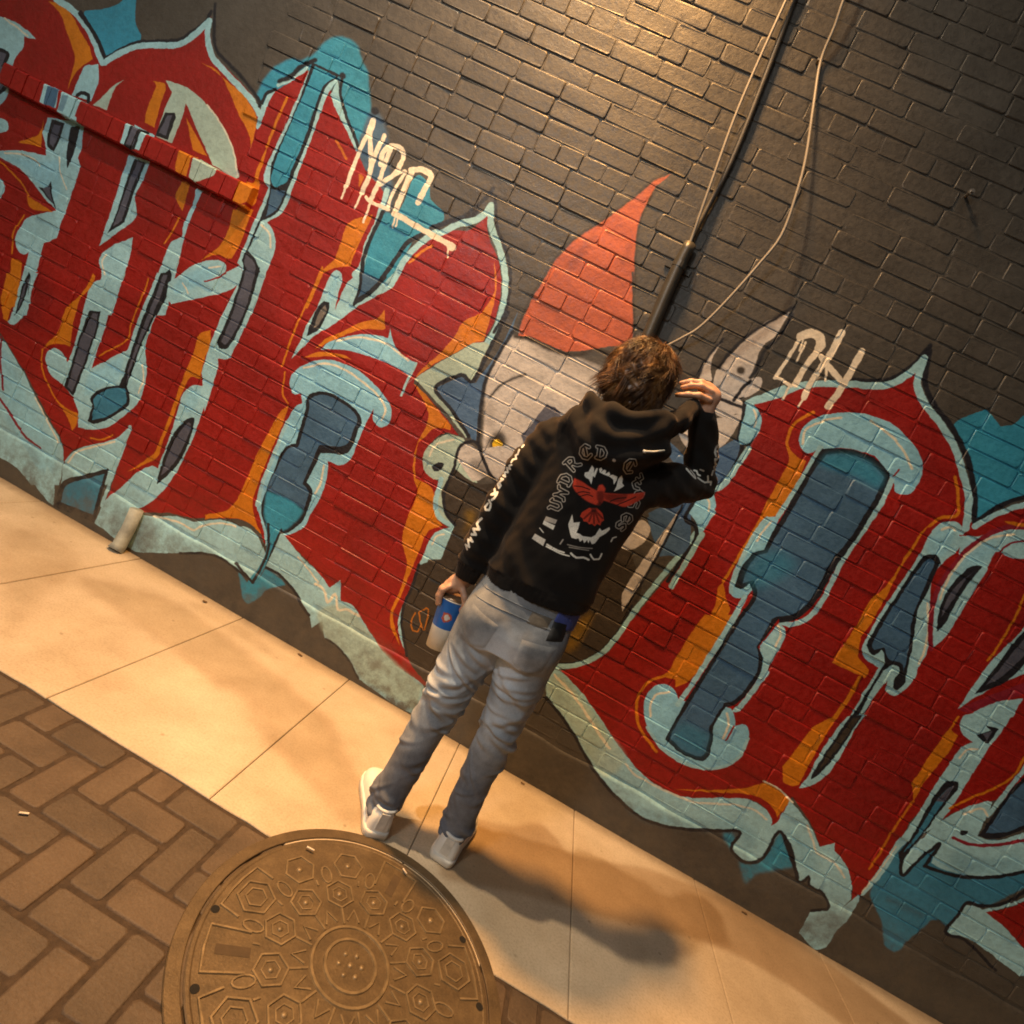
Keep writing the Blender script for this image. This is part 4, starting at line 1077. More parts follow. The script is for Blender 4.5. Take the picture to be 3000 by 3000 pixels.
draw(stain_shadow, STAINS_SHADOWS, SPAL, lambda a, b: on_ground(a, b), .0015)
IMG_STAIN_SHADOW = image_from('pavement_stains_and_shadows', stain_shadow.px)
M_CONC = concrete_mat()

ground = MB()
ground.add([(-60, -60, -.045), (60, -60, -.045), (60, 60, -.045), (-60, 60, -.045)], [(0, 1, 2, 3)])
go = ground.build('ground', simple('bedding_sand', (.045, .033, .022), .9, 0, 40, .4, .4, .01))
tag(go, kind='structure')
SW_Y0, SW_Y1 = 1.471, WALL_Y+PROUD-.002
side = empty('sidewalk', (0, 0, 0))
tag(side, kind='structure')
def slab_mesh(x0, x1, y0, y1, zt, bevel, name, mat, wob=0.0):
    n = max(2, int((x1-x0)/.06)) if wob else 1
    outl = []
    for k in range(n+1): outl.append([x0+(x1-x0)*k/n, y0, 0, -1])
    for k in range(1, n+1) if False else (): pass
    outl += [[x1, y1, 1, 0]]
    outl += [[x0, y1, -1, 0]]
    P = []
    for i, (x, y, _, __) in enumerate(outl):
        jx = rb.uniform(-wob, wob) if wob else 0
        P.append((x, y+jx if abs(y-y0) < 1e-6 else y))
    m = len(P)
    cx, cy = (x0+x1)/2, (y0+y1)/2
    def inset(p, d): return (p[0]+(d if p[0] < x0+1e-5 else (-d if p[0] > x1-1e-5 else 0)), p[1]+(d if p[1] < y0+.01 else (-d if p[1] > y1-1e-5 else 0)))
    vs = [(p[0], p[1], -.1) for p in P]+[(p[0], p[1], zt-bevel) for p in P]
    I = [inset(p, bevel*.6) for p in P]
    vs += [(p[0], p[1], zt-bevel*.3) for p in I]
    I = [inset(p, bevel*1.5) for p in P]
    vs += [(p[0], p[1], zt) for p in I]
    fs = []
    for q in range(3):
        for k in range(m):
            a, b = q*m+k, q*m+(k+1) % m
            fs.append((a, b, b+m, a+m))
    fs.append(tuple(3*m+k for k in range(m)))
    me = mesh_py(name, vs, fs)
    me.materials.append(mat)
    return me
X0 = -1.114
for k in range(-9, 13):
    a = X0+.5915*k
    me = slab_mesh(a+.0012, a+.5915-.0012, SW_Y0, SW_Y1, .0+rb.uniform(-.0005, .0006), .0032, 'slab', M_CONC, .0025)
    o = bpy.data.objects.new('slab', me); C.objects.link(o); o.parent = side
# clay pavers, herringbone
def paver_mat():
    m, nt, nd, lk, bs = new_mat('clay_paver')
    geo = nd.new('ShaderNodeNewGeometry')
    oi = nd.new('ShaderNodeObjectInfo')
    n1 = noise(nd, lk, geo.outputs['Position'], 6, 6, .6)
    r1 = ramp(nd, lk, n1.outputs['Fac'], [(.22, (.050, .034, .022)), (.5, (.088, .060, .038)), (.8, (.118, .084, .056))])
    rnd = ramp(nd, lk, oi.outputs['Random'], [(0, (.84, .85, .86)), (.5, (1, 1, 1)), (1, (1.12, 1.08, 1.04))])
    c = mixc(nd, lk, 'MULTIPLY', 1.0, r1.outputs['Color'], rnd.outputs['Color'])
    n2 = noise(nd, lk, geo.outputs['Position'], 160, 4, .7)
    r2 = ramp(nd, lk, n2.outputs['Fac'], [(.3, (.8, .8, .8)), (.7, (1.15, 1.15, 1.15))])
    c = mixc(nd, lk, 'MULTIPLY', 1.0, c, r2.outputs['Color'])
    lk.new(c, bs.inputs['Base Color'])
    bs.inputs['Roughness'].default_value = .62
    n3 = noise(nd, lk, geo.outputs['Position'], 110, 5, .7)
    bump(nd, lk, n3.outputs['Fac'], bs, .5, .005)
    return m
M_PAVER = paver_mat()
PW = .098
def paver_mesh(L, Wd, r):
    hx, hy, j = L/2, Wd/2, (lambda s: (r.random()-.5)*s)
    def ring(i, z):
        c = .004+r.random()*.006
        pts = []
        for sx, sy in ((-1,-1),(1,-1),(1,1),(-1,1)):
            X, Y = sx*(hx-i), sy*(hy-i)
            a, b = (X-sx*c, Y, z), (X, Y-sy*c, z)
            pts += [b, a] if sx*sy > 0 else [a, b]
        return [(x+j(.002), y+j(.002), z+(j(.001) if z > -.01 else 0)) for x, y, z in pts]
    v = ring(0, -.06)+ring(0, -.005)+ring(.0015, -.0014)+ring(.0050, 0)
    f = [(q*8+k, q*8+(k+1) % 8, q*8+(k+1) % 8+8, q*8+k+8) for q in range(3) for k in range(8)]+[tuple(range(24, 32))]
    me = mesh_py('paver', v, f)
    me.polygons.foreach_set('use_smooth', [True]*24+[False])
    if me.polygons[-1].normal.z < 0: me.flip_normals()
    me.materials.append(M_PAVER)
    return me
PAV = [paver_mesh(2*PW-.009, PW-.009, rb) for _ in range(12)]
CUTS = {}
def cut_paver(vertical, ylim, cy):
    """a paver sawn off along the sidewalk edge"""
    key = (vertical, round(ylim-cy, 3))
    if key not in CUTS:
        me = paver_mesh(2*PW-.011, PW-.011, rb)
        for v in me.vertices:
            x, y = (v.co.x, v.co.y) if not vertical else (v.co.y, v.co.x)
            y = min(y, ylim-cy-.004)
            if vertical: v.co.x, v.co.y = y, x
            else: v.co.y = y
        CUTS[key] = me
    return CUTS[key]
MHC, MHR = (.058, 1.262), .420
paving = empty('brick_paving', (0, 0, 0))
tag(paving, kind='structure')
pl = []
for i in range(-50, 51):
    for j in range(-40, 30):
        c = (i-j) % 4
        if c == 0: cx, cy, vert = (i+1)*PW, (j+.5)*PW, False
        elif c == 3: cx, cy, vert = (i+.5)*PW, (j+1)*PW, True
        else: continue
        cx -= .012; cy -= .006
        hy = PW if vert else PW/2
        if cy-hy > SW_Y0-.02: continue
        if abs(cx) > 4.2 or cy < -2.2: continue
        if math.hypot(cx-MHC[0], cy-MHC[1]) < MHR-.13: continue
        u, v, dz = project((cx, cy, 0)) if cy > .25 else (9e9, 0, 1)
        vis = -150 < u < 3150 and -150 < v < 3150
        d = math.hypot(u-1500, v-1500) if not vis else 0
        pl.append((not vis, cy < .1, abs(cx)+abs(1.2-cy), cx, cy, vert, hy))
pl.sort(key=lambda t: t[:3])
pv, pf, nv = [], [], 0
for n, (_, __, ___, cx, cy, vert, hy) in enumerate(pl):
    over = cy+hy > SW_Y0-.006
    me = cut_paver(vert, SW_Y0-.004, cy) if over else rb.choice(PAV)
    z = rb.uniform(-.0035, .0)
    tilt = (rb.uniform(-.012, .012), rb.uniform(-.008, .008), (math.pi/2 if vert else 0)+rb.uniform(-.012, .012))
    if over: tilt = (0, 0, math.pi/2 if vert else 0)
    if over and vert: tilt = (0, 0, math.pi/2)
    if n < 280:
        o = bpy.data.objects.new('paver', me); C.objects.link(o); o.parent = paving
        if over and vert:
            # mesh already trimmed in its own long direction
            o.location = (cx, cy, z); o.rotation_euler = (0, 0, math.pi/2)
        else:
            o.location = (cx, cy, z); o.rotation_euler = tilt
    else:
        co = np.array([tuple(v.co) for v in me.vertices])
        if vert: co = np.stack([-co[:, 1], co[:, 0], co[:, 2]], 1)
        pv.append(co+(cx, cy, z)); pf += [tuple(k+nv for k in p.vertices) for p in me.polygons]; nv += len(co)
if pv:
    me = mesh_py('paver_field', np.concatenate(pv), pf); me.materials.append(M_PAVER)
    o = bpy.data.objects.new('paver_field', me); C.objects.link(o); o.parent = paving; o['kind'] = 'stuff'
# sand in the joints
js = MB(); js.add([(-4.3, -2.3, -.0048), (4.3, -2.3, -.0048), (4.3, SW_Y0-.001, -.0048), (-4.3, SW_Y0-.001, -.0048)], [(0, 1, 2, 3)])
o = js.build('joint_sand', simple('joint_sand', (.052, .034, .021), .95, 0, 60, .4, .5, .006), paving)

# ------------------------------------------------------------------ manhole
def iron_mat():
    m, nt, nd, lk, bs = new_mat('worn_iron')
    geo = nd.new('ShaderNodeNewGeometry')
    n1 = noise(nd, lk, geo.outputs['Position'], 14, 6, .65)
    r1 = ramp(nd, lk, n1.outputs['Fac'], [(.22, (.060, .041, .022)), (.55, (.110, .076, .040)), (.85, (.17, .122, .066))])
    n2 = noise(nd, lk, geo.outputs['Position'], 220, 4, .7)
    r2 = ramp(nd, lk, n2.outputs['Fac'], [(.3, (.75, .75, .75)), (.7, (1.2, 1.2, 1.2))])
    c = mixc(nd, lk, 'MULTIPLY', 1.0, r1.outputs['Color'], r2.outputs['Color'])
    lk.new(c, bs.inputs['Base Color'])
    bs.inputs['Metallic'].default_value = .25
    bs.inputs['Roughness'].default_value = .50
    n3 = noise(nd, lk, geo.outputs['Position'], 130, 5, .7)
    bump(nd, lk, n3.outputs['Fac'], bs, .35, .003)
    return m
M_IRON = iron_mat()
M_SLOT = simple('slot_recess_shade', (.060, .038, .018), .8)  # dark tone painted flat so the slots read as shaded recesses
M_HOLE = simple('hole_dark', (.006, .005, .004), .9)
mh = empty('manhole_cover', (MHC[0], MHC[1], 0))
tag(mh, 'round iron manhole cover with raised hexagon pattern set between pavers and sidewalk', 'manhole cover')
mb = MB()
mb.lathe([(.386, -.05), (.386, .0025), (.388, .0042), (.418, .0046), (MHR-.002, .0040), (MHR, .002), (MHR, -.06)], 96, (*MHC, 0))
mb.build('frame', M_IRON, mh, False)
mb = MB()
mb.lathe([(.0001, .0020), (.366, .0020), (.370, .0034), (.377, .0034), (.3800, .0015), (.3805, -.05)], 96, (*MHC, 0))
mb.build('cover_plate', M_IRON, mh, False)
mb = MB()
mb.lathe([(.379, -.02), (.388, -.02)], 64, (*MHC, 0))
mb.build('gap', M_HOLE, mh)
def ridge(path, wd, ht, closed=True, z0=.0012):
    """raised cast ridge along a path on the cover"""
    b = MB()
    P = [np.array(p) for p in path]
    n = len(P)
    vs, fs = [], []
    for i in range(n):
        a = P[i-1] if (closed or i > 0) else P[i]
        c = P[(i+1) % n] if (closed or i < n-1) else P[i]
        t = c-a; t = t/np.linalg.norm(t)
        nn = np.array([-t[1], t[0]])
        for off, h in ((-wd/2, 0), (-wd*.28, ht), (wd*.28, ht), (wd/2, 0)):
            q = P[i]+nn*off
            vs.append((q[0]+MHC[0], q[1]+MHC[1], z0+h))
    for i in range(n if closed else n-1):
        k = (i+1) % n
        for j in range(3):
            fs.append((i*4+j, i*4+j+1, k*4+j+1, k*4+j))
    if not closed:
        fs += [(0, 1, 2, 3), ((n-1)*4+3, (n-1)*4+2, (n-1)*4+1, (n-1)*4)]
    b.add(vs, fs)
    me = b.mesh('ridge')
    bm = bmesh.new(); bm.from_mesh(me); bmesh.ops.recalc_face_normals(bm, faces=bm.faces); 
    if sum(f.normal.z for f in bm.faces) < 0: bmesh.ops.reverse_faces(bm, faces=bm.faces)
    bm.to_mesh(me); bm.free()
    return me
def hexp(r, a, R, rot=0.0, n=6): return [(r*math.cos(a)+R*math.cos(rot+2*math.pi*k/n), r*math.sin(a)+R*math.sin(rot+2*math.pi*k/n)) for k in range(n)]
M_WORN = simple('foot_polished_iron', (.185, .136, .076), .45, .3, 35, .40, .3, .002)
def put(name, me): return obj(name, me, M_WORN, mh)
def stud(r, a, R, ht=.004):
    b = MB()
    b.lathe([(R, 0), (R*.8, ht), (.0001, ht)], 10, (MHC[0]+r*math.cos(a), MHC[1]+r*math.sin(a), .0016))
    return put('stud', b.mesh('stud', True))
RD = math.radians
for R in (.100, .066): put('ring_ridge', ridge([(R*math.cos(t), R*math.sin(t)) for t in np.linspace(0, 2*math.pi, 40, False)], .011, .0042))
for k in range(6): stud(.030, RD(60*k+20), .007)
stud(0, 0, .008)
for k in range(12):
    a = RD(30*k+22)
    put('petal_ridge', ridge([(.117*math.cos(a-.14), .117*math.sin(a-.14)), (.150*math.cos(a), .150*math.sin(a)), (.117*math.cos(a+.14), .117*math.sin(a+.14))], .008, .0036, False))
for k in range(12):
    a = RD(30*k+5)
    put('hexagon_ridge', ridge(hexp(.196, a, .041, a), .0085, .0042))
    stud(.196, a, .008)
kinds = ['big', 'small', 'slot', 'small', 'small', 'big', 'slot', 'big', 'small', 'small', 'slot', 'small']
for k, kd in enumerate(kinds):
    a = RD(29+30*k-.6*k)
    if kd == 'big':
        put('hexagon_ridge', ridge(hexp(.292, a, .048, a+RD(30)), .0085, .0045))
        put('hexagon_ridge', ridge(hexp(.292, a, .027, a+RD(30)), .007, .0038))
        pts = [(.352*math.cos(a+t), .352*math.sin(a+t)) for t in (-.20, -.06, .06, .20)]
        pts = [(.300*math.cos(a-.235), .300*math.sin(a-.235))]+pts+[(.300*math.cos(a+.235), .300*math.sin(a+.235))]
        put('border_ridge', ridge(pts, .009, .0045, False))
    elif kd == 'small':
        put('hexagon_ridge', ridge(hexp(.290, a, .043, a+RD(30)), .0085, .0042))
        stud(.290, a, .009)
    else:
        pts = [(.35*math.cos(a+t), .35*math.sin(a+t)) for t in (-.16, 0, .16)]
        pts = [(.255*math.cos(a-.19), .255*math.sin(a-.19))]+pts+[(.255*math.cos(a+.19), .255*math.sin(a+.19))]
        put('border_ridge', ridge(pts, .009, .0045, False))
        b = MB()
        b.lathe([(.0001, .0072), (.013, .0072)], 12, (0, 0, 0))
        ca, sa = math.cos(a), math.sin(a)
        vs = [(MHC[0]+r*ca-w*sa, MHC[1]+r*sa+w*ca, .0026) for r, w in ((.245, -.012), (.325, -.012), (.325, .012), (.245, .012))]
        b = MB(); b.add(vs, [(0, 1, 2, 3)])
        b.build('pick_slot', M_SLOT, mh)
    a2 = a+RD(14.7)
    put('oval_ridge', ridge([(.258*math.cos(a2)+.026*math.cos(t)*math.cos(a2)-.014*math.sin(t)*math.sin(a2), .258*math.sin(a2)+.026*math.cos(t)*math.sin(a2)+.014*math.sin(t)*math.cos(a2)) for t in np.linspace(0, 2*math.pi, 12, False)], .007, .0036))
for k in range(12):
    a = RD(30*k+20)
    put('link_ridge', ridge([(.228*math.cos(a), .228*math.sin(a)), (.245*math.cos(a), .245*math.sin(a))], .008, .0036, False))
    a = RD(30*k+5)
    put('link_ridge', ridge([(.108*math.cos(a), .108*math.sin(a)), (.152*math.cos(a), .152*math.sin(a))], .008, .0034, False))
    put('hexagon_ridge', ridge(hexp(.196, a, .022, a), .006, .0030))
for ang in (-170, -140, 44, 15):
    b = MB()
    b.lathe([(.0001, .0030), (.0105, .0030)], 14, (MHC[0]+.358*math.cos(RD(ang)), MHC[1]+.358*math.sin(RD(ang)), 0))
    b.build('vent_hole', M_HOLE, mh)

# ------------------------------------------------------------------ implicit-surface modelling for the figure
class Field:
    def __init__(s, lo, hi, vox):
        s.lo, s.vox = np.array(lo, float), vox
        s.n = np.ceil((np.array(hi)-s.lo)/vox).astype(int)+1
        s.f = np.full(s.n, .2, np.float32)
    def _sub(s, lo, hi):
        a = np.clip(np.floor((np.array(lo)-s.lo)/s.vox).astype(int), 0, s.n-1)
        b = np.clip(np.ceil((np.array(hi)-s.lo)/s.vox).astype(int)+1, 1, s.n)
        sl = tuple(slice(i, j) for i, j in zip(a, b))
        ax = [s.lo[k]+s.vox*np.arange(a[k], b[k]) for k in range(3)]
        return sl, ax[0][:, None, None], ax[1][None, :, None], ax[2][None, None, :]
    def merge(s, sl, d, k):
        o = s.f[sl]
        if k <= 0: s.f[sl] = np.minimum(o, d); return
        h = np.clip(.5+.5*(d-o)/k, 0, 1)
        s.f[sl] = d*(1-h)+o*h-k*h*(1-h)
    def carve(s, sl, d): s.f[sl] = np.maximum(s.f[sl], -d)
    def cone(s, p, q, r0, r1, k=.015, ys=1.0):
        p, q = np.array(p, float), np.array(q, float)
        m = max(r0, r1)+.05
        sl, X, Y, Z = s._sub(np.minimum(p, q)-m, np.maximum(p, q)+m)
        d = q-p
        L = max(d@d, 1e-9)
        t = np.clip(((X-p[0])*d[0]+(Y-p[1])*d[1]+(Z-p[2])*d[2])/L, 0, 1)
        dist = np.sqrt((X-p[0]-t*d[0])**2+((Y-p[1]-t*d[1])/ys)**2+(Z-p[2]-t*d[2])**2)-(r0+(r1-r0)*t)
        s.merge(sl, dist.astype(np.float32), k)
    def chain(s, pts, k=.015, ys=1.0):
        for a, b in zip(pts[:-1], pts[1:]): s.cone(a[:3], b[:3], a[3], b[3], k, ys)
    def ell(s, c, r, k=.015, carve=False):
        c, r = np.array(c, float), np.array(r, float)
        sl, X, Y, Z = s._sub(c-r-.05, c+r+.05)
        q = np.sqrt(((X-c[0])/r[0])**2+((Y-c[1])/r[1])**2+((Z-c[2])/r[2])**2)
        d = ((q-1)*r.min()).astype(np.float32)
        if carve: s.carve(sl, d)
        else: s.merge(sl, d, k)
    def loft(s, rows, k=.02, e=2.0):
        """rows (z, cx, cy, half width, half depth)"""
        R = np.array(sorted(rows))
        m = R[:, 3:].max()+.05
        sl, X, Y, Z = s._sub((R[:, 1].min()-m, R[:, 2].min()-m, R[0, 0]-.05), (R[:, 1].max()+m, R[:, 2].max()+m, R[-1, 0]+.05))
        zz = Z.ravel()
        g = [np.interp(zz, R[:, 0], R[:, i])[None, None, :] for i in range(1, 5)]
        q = (np.abs((X-g[0])/g[2])**e+np.abs((Y-g[1])/g[3])**e)**(1/e)
        d = (q-1)*np.minimum(g[2], g[3])
        d = np.maximum(d, np.maximum(Z-R[-1, 0], R[0, 0]-Z))
        s.merge(sl, d.astype(np.float32), k)
    def axes(s): return [s.lo[k]+s.vox*np.arange(s.n[k]) for k in range(3)]
    def mesh(s, name, smooth_iter=2):
        f = s.f
        ins = f < 0
        nx, ny, nz = s.n-1
        cnt = np.zeros((nx, ny, nz), np.float32)
        acc = np.zeros((nx, ny, nz, 3), np.float32)
        cor = [(0,0,0),(1,0,0),(0,1,0),(1,1,0),(0,0,1),(1,0,1),(0,1,1),(1,1,1)]
        V = lambda c: (slice(c[0], c[0]+nx), slice(c[1], c[1]+ny), slice(c[2], c[2]+nz))
        for a, b in ((0,1),(2,3),(4,5),(6,7),(0,2),(1,3),(4,6),(5,7),(0,4),(1,5),(2,6),(3,7)):
            fa, fb = f[V(cor[a])], f[V(cor[b])]
            msk = (fa < 0) != (fb < 0)
            if not msk.any(): continue
            den = np.where(msk, fa-fb, 1)
            t = np.where(msk, fa/den, 0)
            for k in range(3):
                acc[..., k] += np.where(msk, cor[a][k]+t*(cor[b][k]-cor[a][k]), 0)
            cnt += msk
        act = cnt > 0
        idx = np.full(act.shape, -1, np.int64)
        idx[act] = np.arange(act.sum())
        cell = np.argwhere(act)
        v = s.lo+s.vox*(cell+acc[act]/cnt[act][:, None])
        quads = []
        I = ins
        # x edges
        for ax in range(3):
            sh = [slice(None)]*3; sh2 = [slice(None)]*3
            sh[ax], sh2[ax] = slice(0, -1), slice(1, None)
            e = I[tuple(sh)] != I[tuple(sh2)]
            pos = np.argwhere(e)
            u, w = [(1, 2), (2, 0), (0, 1)][ax]
            ok = (pos[:, u] > 0) & (pos[:, w] > 0) & (pos[:, u] < s.n[u]-1) & (pos[:, w] < s.n[w]-1)
            pos = pos[ok]
            flip = I[tuple(pos.T)]
            du, dw = np.zeros(3, int), np.zeros(3, int)
            du[u], dw[w] = 1, 1
            q = np.stack([idx[tuple((pos-du-dw).T)], idx[tuple((pos-dw).T)], idx[tuple(pos.T)], idx[tuple((pos-du).T)]], 1)
            q[~flip] = q[~flip][:, ::-1]
            quads.append(q)
        quads = np.concatenate(quads)
        quads = quads[(quads >= 0).all(1)]
        for _ in range(smooth_iter):
            sm = np.zeros_like(v); c = np.zeros(len(v))
            for a in range(4):
                i, j = quads[:, a], quads[:, (a+1) % 4]
                np.add.at(sm, i, v[j]); np.add.at(c, i, 1)
                np.add.at(sm, j, v[i]); np.add.at(c, j, 1)
            v = v*.5+.5*sm/np.maximum(c, 1)[:, None]
        return v, quads
def vnormals(v, q):
    n = np.zeros_like(v)
    fn = np.cross(v[q[:, 2]]-v[q[:, 0]], v[q[:, 3]]-v[q[:, 1]])
    for a in range(4): np.add.at(n, q[:, a], fn)
    return n/np.maximum(np.linalg.norm(n, axis=1), 1e-9)[:, None]
class Wave:
    """smooth random field from a few sine waves"""
    def __init__(s, seed, scale, n=10, stretch=(1, 1, 1)):
        r = np.random.default_rng(seed)
        s.k = r.normal(size=(n, 3))*scale*np.array(stretch)
        s.p = r.uniform(0, 6.28, n)
    def __call__(s, v): return np.sin(v @ s.k.T+s.p).sum(1)/math.sqrt(len(s.p))

# ------------------------------------------------------------------ figure: placement
PY = 1.75
person_c = (0.03, PY)
HAND_L = np.array([-.196, 1.790, .822])
# body: one continuous surface (head, neck, trunk, arms, hands, legs)
B = Field((-.34, 1.58, -.0), (.44, 2.02, 1.83), .0042)
HX, HY, HZ = .010, 1.752, 1.690
B.ell((HX, HY, HZ), (.074, .092, .088), .01)
B.ell((HX, HY+.040, HZ-.075), (.056, .060, .068), .03)
B.ell((HX, HY+.055, HZ-.118), (.030, .035, .026), .02)
B.cone((HX, HY+.090, HZ-.030), (HX, HY+.106, HZ-.062), .008, .013, .012)
for sx in (-1, 1):
    B.ell((HX+sx*.076, HY+.004, HZ-.030), (.010, .020, .032), .008)
    B.ell((HX+sx*.031, HY+.086, HZ-.022), (.014, .010, .009), .0, carve=True)
B.ell((HX, HY+.094, HZ-.092), (.024, .009, .007), .006)
B.cone((HX, HY-.012, HZ-.07), (.018, 1.755, 1.47), .050, .054, .02)
B.loft([(.84, .025, PY, .13, .085), (1.0, .03, PY, .125, .085), (1.2, .03, PY, .14, .09), (1.36, .03, PY, .15, .085), (1.44, .03, PY, .10, .07)], .03)
# left arm, hanging
B.chain([(-.125, 1.755, 1.385, .045), (-.180, 1.750, 1.13, .036), (-.187, 1.780, .885, .026), (-.192, 1.786, .855, .025)], .02)
# right arm, raised to the hood
B.chain([(.185, 1.755, 1.40, .045), (.340, 1.925, 1.487, .036), (.238, 1.822, 1.660, .026), (.226, 1.810, 1.688, .025)], .02)
# legs
B.chain([(-.055, PY, .84, .075), (-.066, PY, .46, .045), (-.074, 1.735, .10, .033), (-.080, 1.745, .05, .030)], .03)
B.chain([(.11, PY, .84, .075), (.144, 1.755, .44, .045), (.168, 1.790, .10, .033), (.172, 1.80, .05, .030)], .03)
def finger(pts, r0, r1, k=.006):
    n = len(pts)-1
    for i in range(n):
        B.cone(pts[i], pts[i+1], r0+(r1-r0)*i/n, r0+(r1-r0)*(i+1)/n, k)
# right hand: fist closing on the hood rim, fingers towards the head
wr = np.array([.226, 1.810, 1.690])
B.cone(wr, wr+(-.004, -.004, .035), .026, .030, .015, .7)
B.cone(wr+(-.006, -.006, .040), wr+(-.026, -.004, .050), .030, .026, .012, .65)
for i, (dy, dz, L) in enumerate(((-.028, .048, .95), (-.009, .062, 1.05), (.011, .066, 1.0), (.030, .058, .82))):
    b = wr+(-.012, dy*.85, dz)
    finger([b, b+(-.036*L, -.004, .001), b+(-.064*L, .000, -.010), b+(-.086*L, .006, -.026)], .0098, .0074)
b = wr+(-.006, -.026, .022)
finger([b, b+(-.034, -.014, -.004), b+(-.064, -.014, -.016), b+(-.092, -.008, -.030)], .0115, .0076)
# left hand: over the rim of the cup, fingers down its outer side
CUP_T, CUP_B = np.array([-.190, 1.806, .782]), np.array([-.172, 1.806, .606])
wl = np.array([-.192, 1.786, .862])
B.cone(wl, wl+(-.012, .004, -.028), .026, .028, .015, .8)
B.cone(wl+(-.014, .004, -.030), wl+(-.026, .006, -.046), .030, .026, .012, .9)
for i, (dx, dy, L) in enumerate(((-.034, -.020, .88), (-.044, -.004, 1.0), (-.044, .014, 1.0), (-.036, .030, .86))):
    b = wl+(dx*.75, dy, -.040)
    finger([b, b+(-.016*L, -.004, -.022*L), b+(-.016*L, -.002, -.050*L), b+(-.006*L, .001, -.076*L)], .0100, .0078)
b = wl+(.010, -.012, -.028)
finger([b, b+(.022, -.016, -.018), b+(.036, -.016, -.040), b+(.032, -.010, -.064)], .0115, .0082)
bv, bq = B.mesh('body', 1)

def skin_mat():
    m, nt, nd, lk, bs = new_mat('skin')
    geo = nd.new('ShaderNodeNewGeometry')
    n = noise(nd, lk, geo.outputs['Position'], 60, 4)
    r = ramp(nd, lk, n.outputs['Fac'], [(.3, (.50, .27, .17)), (.7, (.62, .37, .25))])
    lk.new(r.outputs['Color'], bs.inputs['Base Color'])
    bs.inputs['Roughness'].default_value = .5
    bs.inputs['Subsurface Weight'].default_value = .12
    bs.inputs['Subsurface Radius'].default_value = (.01, .004, .002)
    return m
M_SKIN = skin_mat()
person = obj('person', mesh_np('person', bv, bq), M_SKIN)
tag(person, 'person from behind in black printed hoodie and grey jeans, right hand raised to the head', 'person')
def nail(c, nrm, up):
    c, n, u = Vector(c), Vector(nrm).normalized(), Vector(up).normalized()
    s = n.cross(u)
    b = MB()
    b.add([c+s*.004+u*.005+n*.0012, c-s*.004+u*.005+n*.0012, c-s*.0045-u*.004+n*.0015, c+s*.0045-u*.004+n*.0015], [(0, 1, 2, 3)])
    return b
M_EYE = simple('eye_white', (.7, .68, .65), .2)
for sx in (-1, 1):
    b = MB(); b.lathe([(.0001, -.011), (.008, -.0075), (.011, 0), (.008, .0075), (.0001, .011)], 12, (HX+sx*.031, HY+.076, HZ-.022))
    b.build('eye', M_EYE, person, True)

# ------------------------------------------------------------------ hoodie
HD = Field((-.32, 1.55, .86), (.45, 2.02, 1.72), .0052)
HD.loft([(.86, .030, 1.752, .166, .118), (.93, .030, 1.752, .163, .116), (.97, .032, 1.752, .174, .124), (1.10, .030, 1.752, .170, .124), (1.20, .028, 1.752, .168, .122), (1.30, .028, 1.752, .178, .124), (1.37, .026, 1.752, .186, .120), (1.42, .026, 1.752, .165, .105), (1.46, .026, 1.752, .125, .090), (1.50, .022, 1.752, .085, .080)], .02, 2.3)
HD.chain([(-.135, 1.755, 1.388, .074), (-.172, 1.752, 1.27, .062), (-.181, 1.750, 1.14, .055), (-.187, 1.764, 1.00, .050), (-.186, 1.776, .915, .045), (-.187, 1.780, .880, .041)], .025)
HD.chain([(.165, 1.755, 1.398, .074), (.255, 1.835, 1.440, .066), (.342, 1.930, 1.487, .055), (.300, 1.885, 1.560, .050), (.238, 1.822, 1.660, .040)], .02)
HD.chain([(-.084, 1.770, 1.520, .034), (-.072, 1.690, 1.495, .040), (-.015, 1.650, 1.480, .046), (.055, 1.645, 1.490, .047), (.115, 1.668, 1.535, .042), (.162, 1.725, 1.605, .034), (.190, 1.785, 1.672, .024)], .022)
HD.chain([(-.095, 1.70, 1.455, .050), (-.02, 1.652, 1.440, .056), (.07, 1.650, 1.450, .058), (.14, 1.685, 1.500, .048)], .03)
HD.chain([(-.055, 1.72, 1.47, .06), (.02, 1.70, 1.475, .072), (.10, 1.72, 1.50, .06)], .03)
HD.chain([(-.086, 1.770, 1.535, .038), (-.06, 1.84, 1.50, .035), (.02, 1.87, 1.46, .035), (.10, 1.85, 1.50, .035), (.165, 1.80, 1.60, .032)], .02)
# hood opening around the neck and hair
HD.chain([(-.095, 1.73, 1.555, .020), (-.08, 1.672, 1.535, .024), (-.02, 1.632, 1.520, .027), (.06, 1.628, 1.535, .028), (.125, 1.655, 1.585, .026)], .02)
HD.ell((.012, 1.768, 1.600), (.086, .098, .10), 0, carve=True)
ax = HD.axes()
hem = (.912+(ax[0]+.13)*.13)[:, None, None]
cutm = hem-ax[2][None, None, :]
torso_only = (ax[0] > -.145)[:, None, None] & np.ones_like(HD.f, bool)
HD.f = np.where(torso_only, np.maximum(HD.f, cutm), HD.f)
hv, hq = HD.mesh('hoodie', 2)
nn = vnormals(hv, hq)
w1, w2, w3 = Wave(1, 26, 12, (1, .6, .8)), Wave(2, 60, 12), Wave(3, 9, 6)
arm = np.clip((-.12-hv[:, 0])/.03, 0, 1)+np.clip((hv[:, 0]-.20)/.04, 0, 1)
low = np.clip((1.16-hv[:, 2])/.2, 0, 1)
fold = np.sin((hv[:, 2]*58+hv[:, 0]*34)+w3(hv)*1.6)
fold2 = np.sin((hv[:, 2]*120)+w3(hv)*2.4+hv[:, 0]*20)
rr_ = np.hypot(hv[:, 0]-.03, (hv[:, 2]-1.63)*1.05)
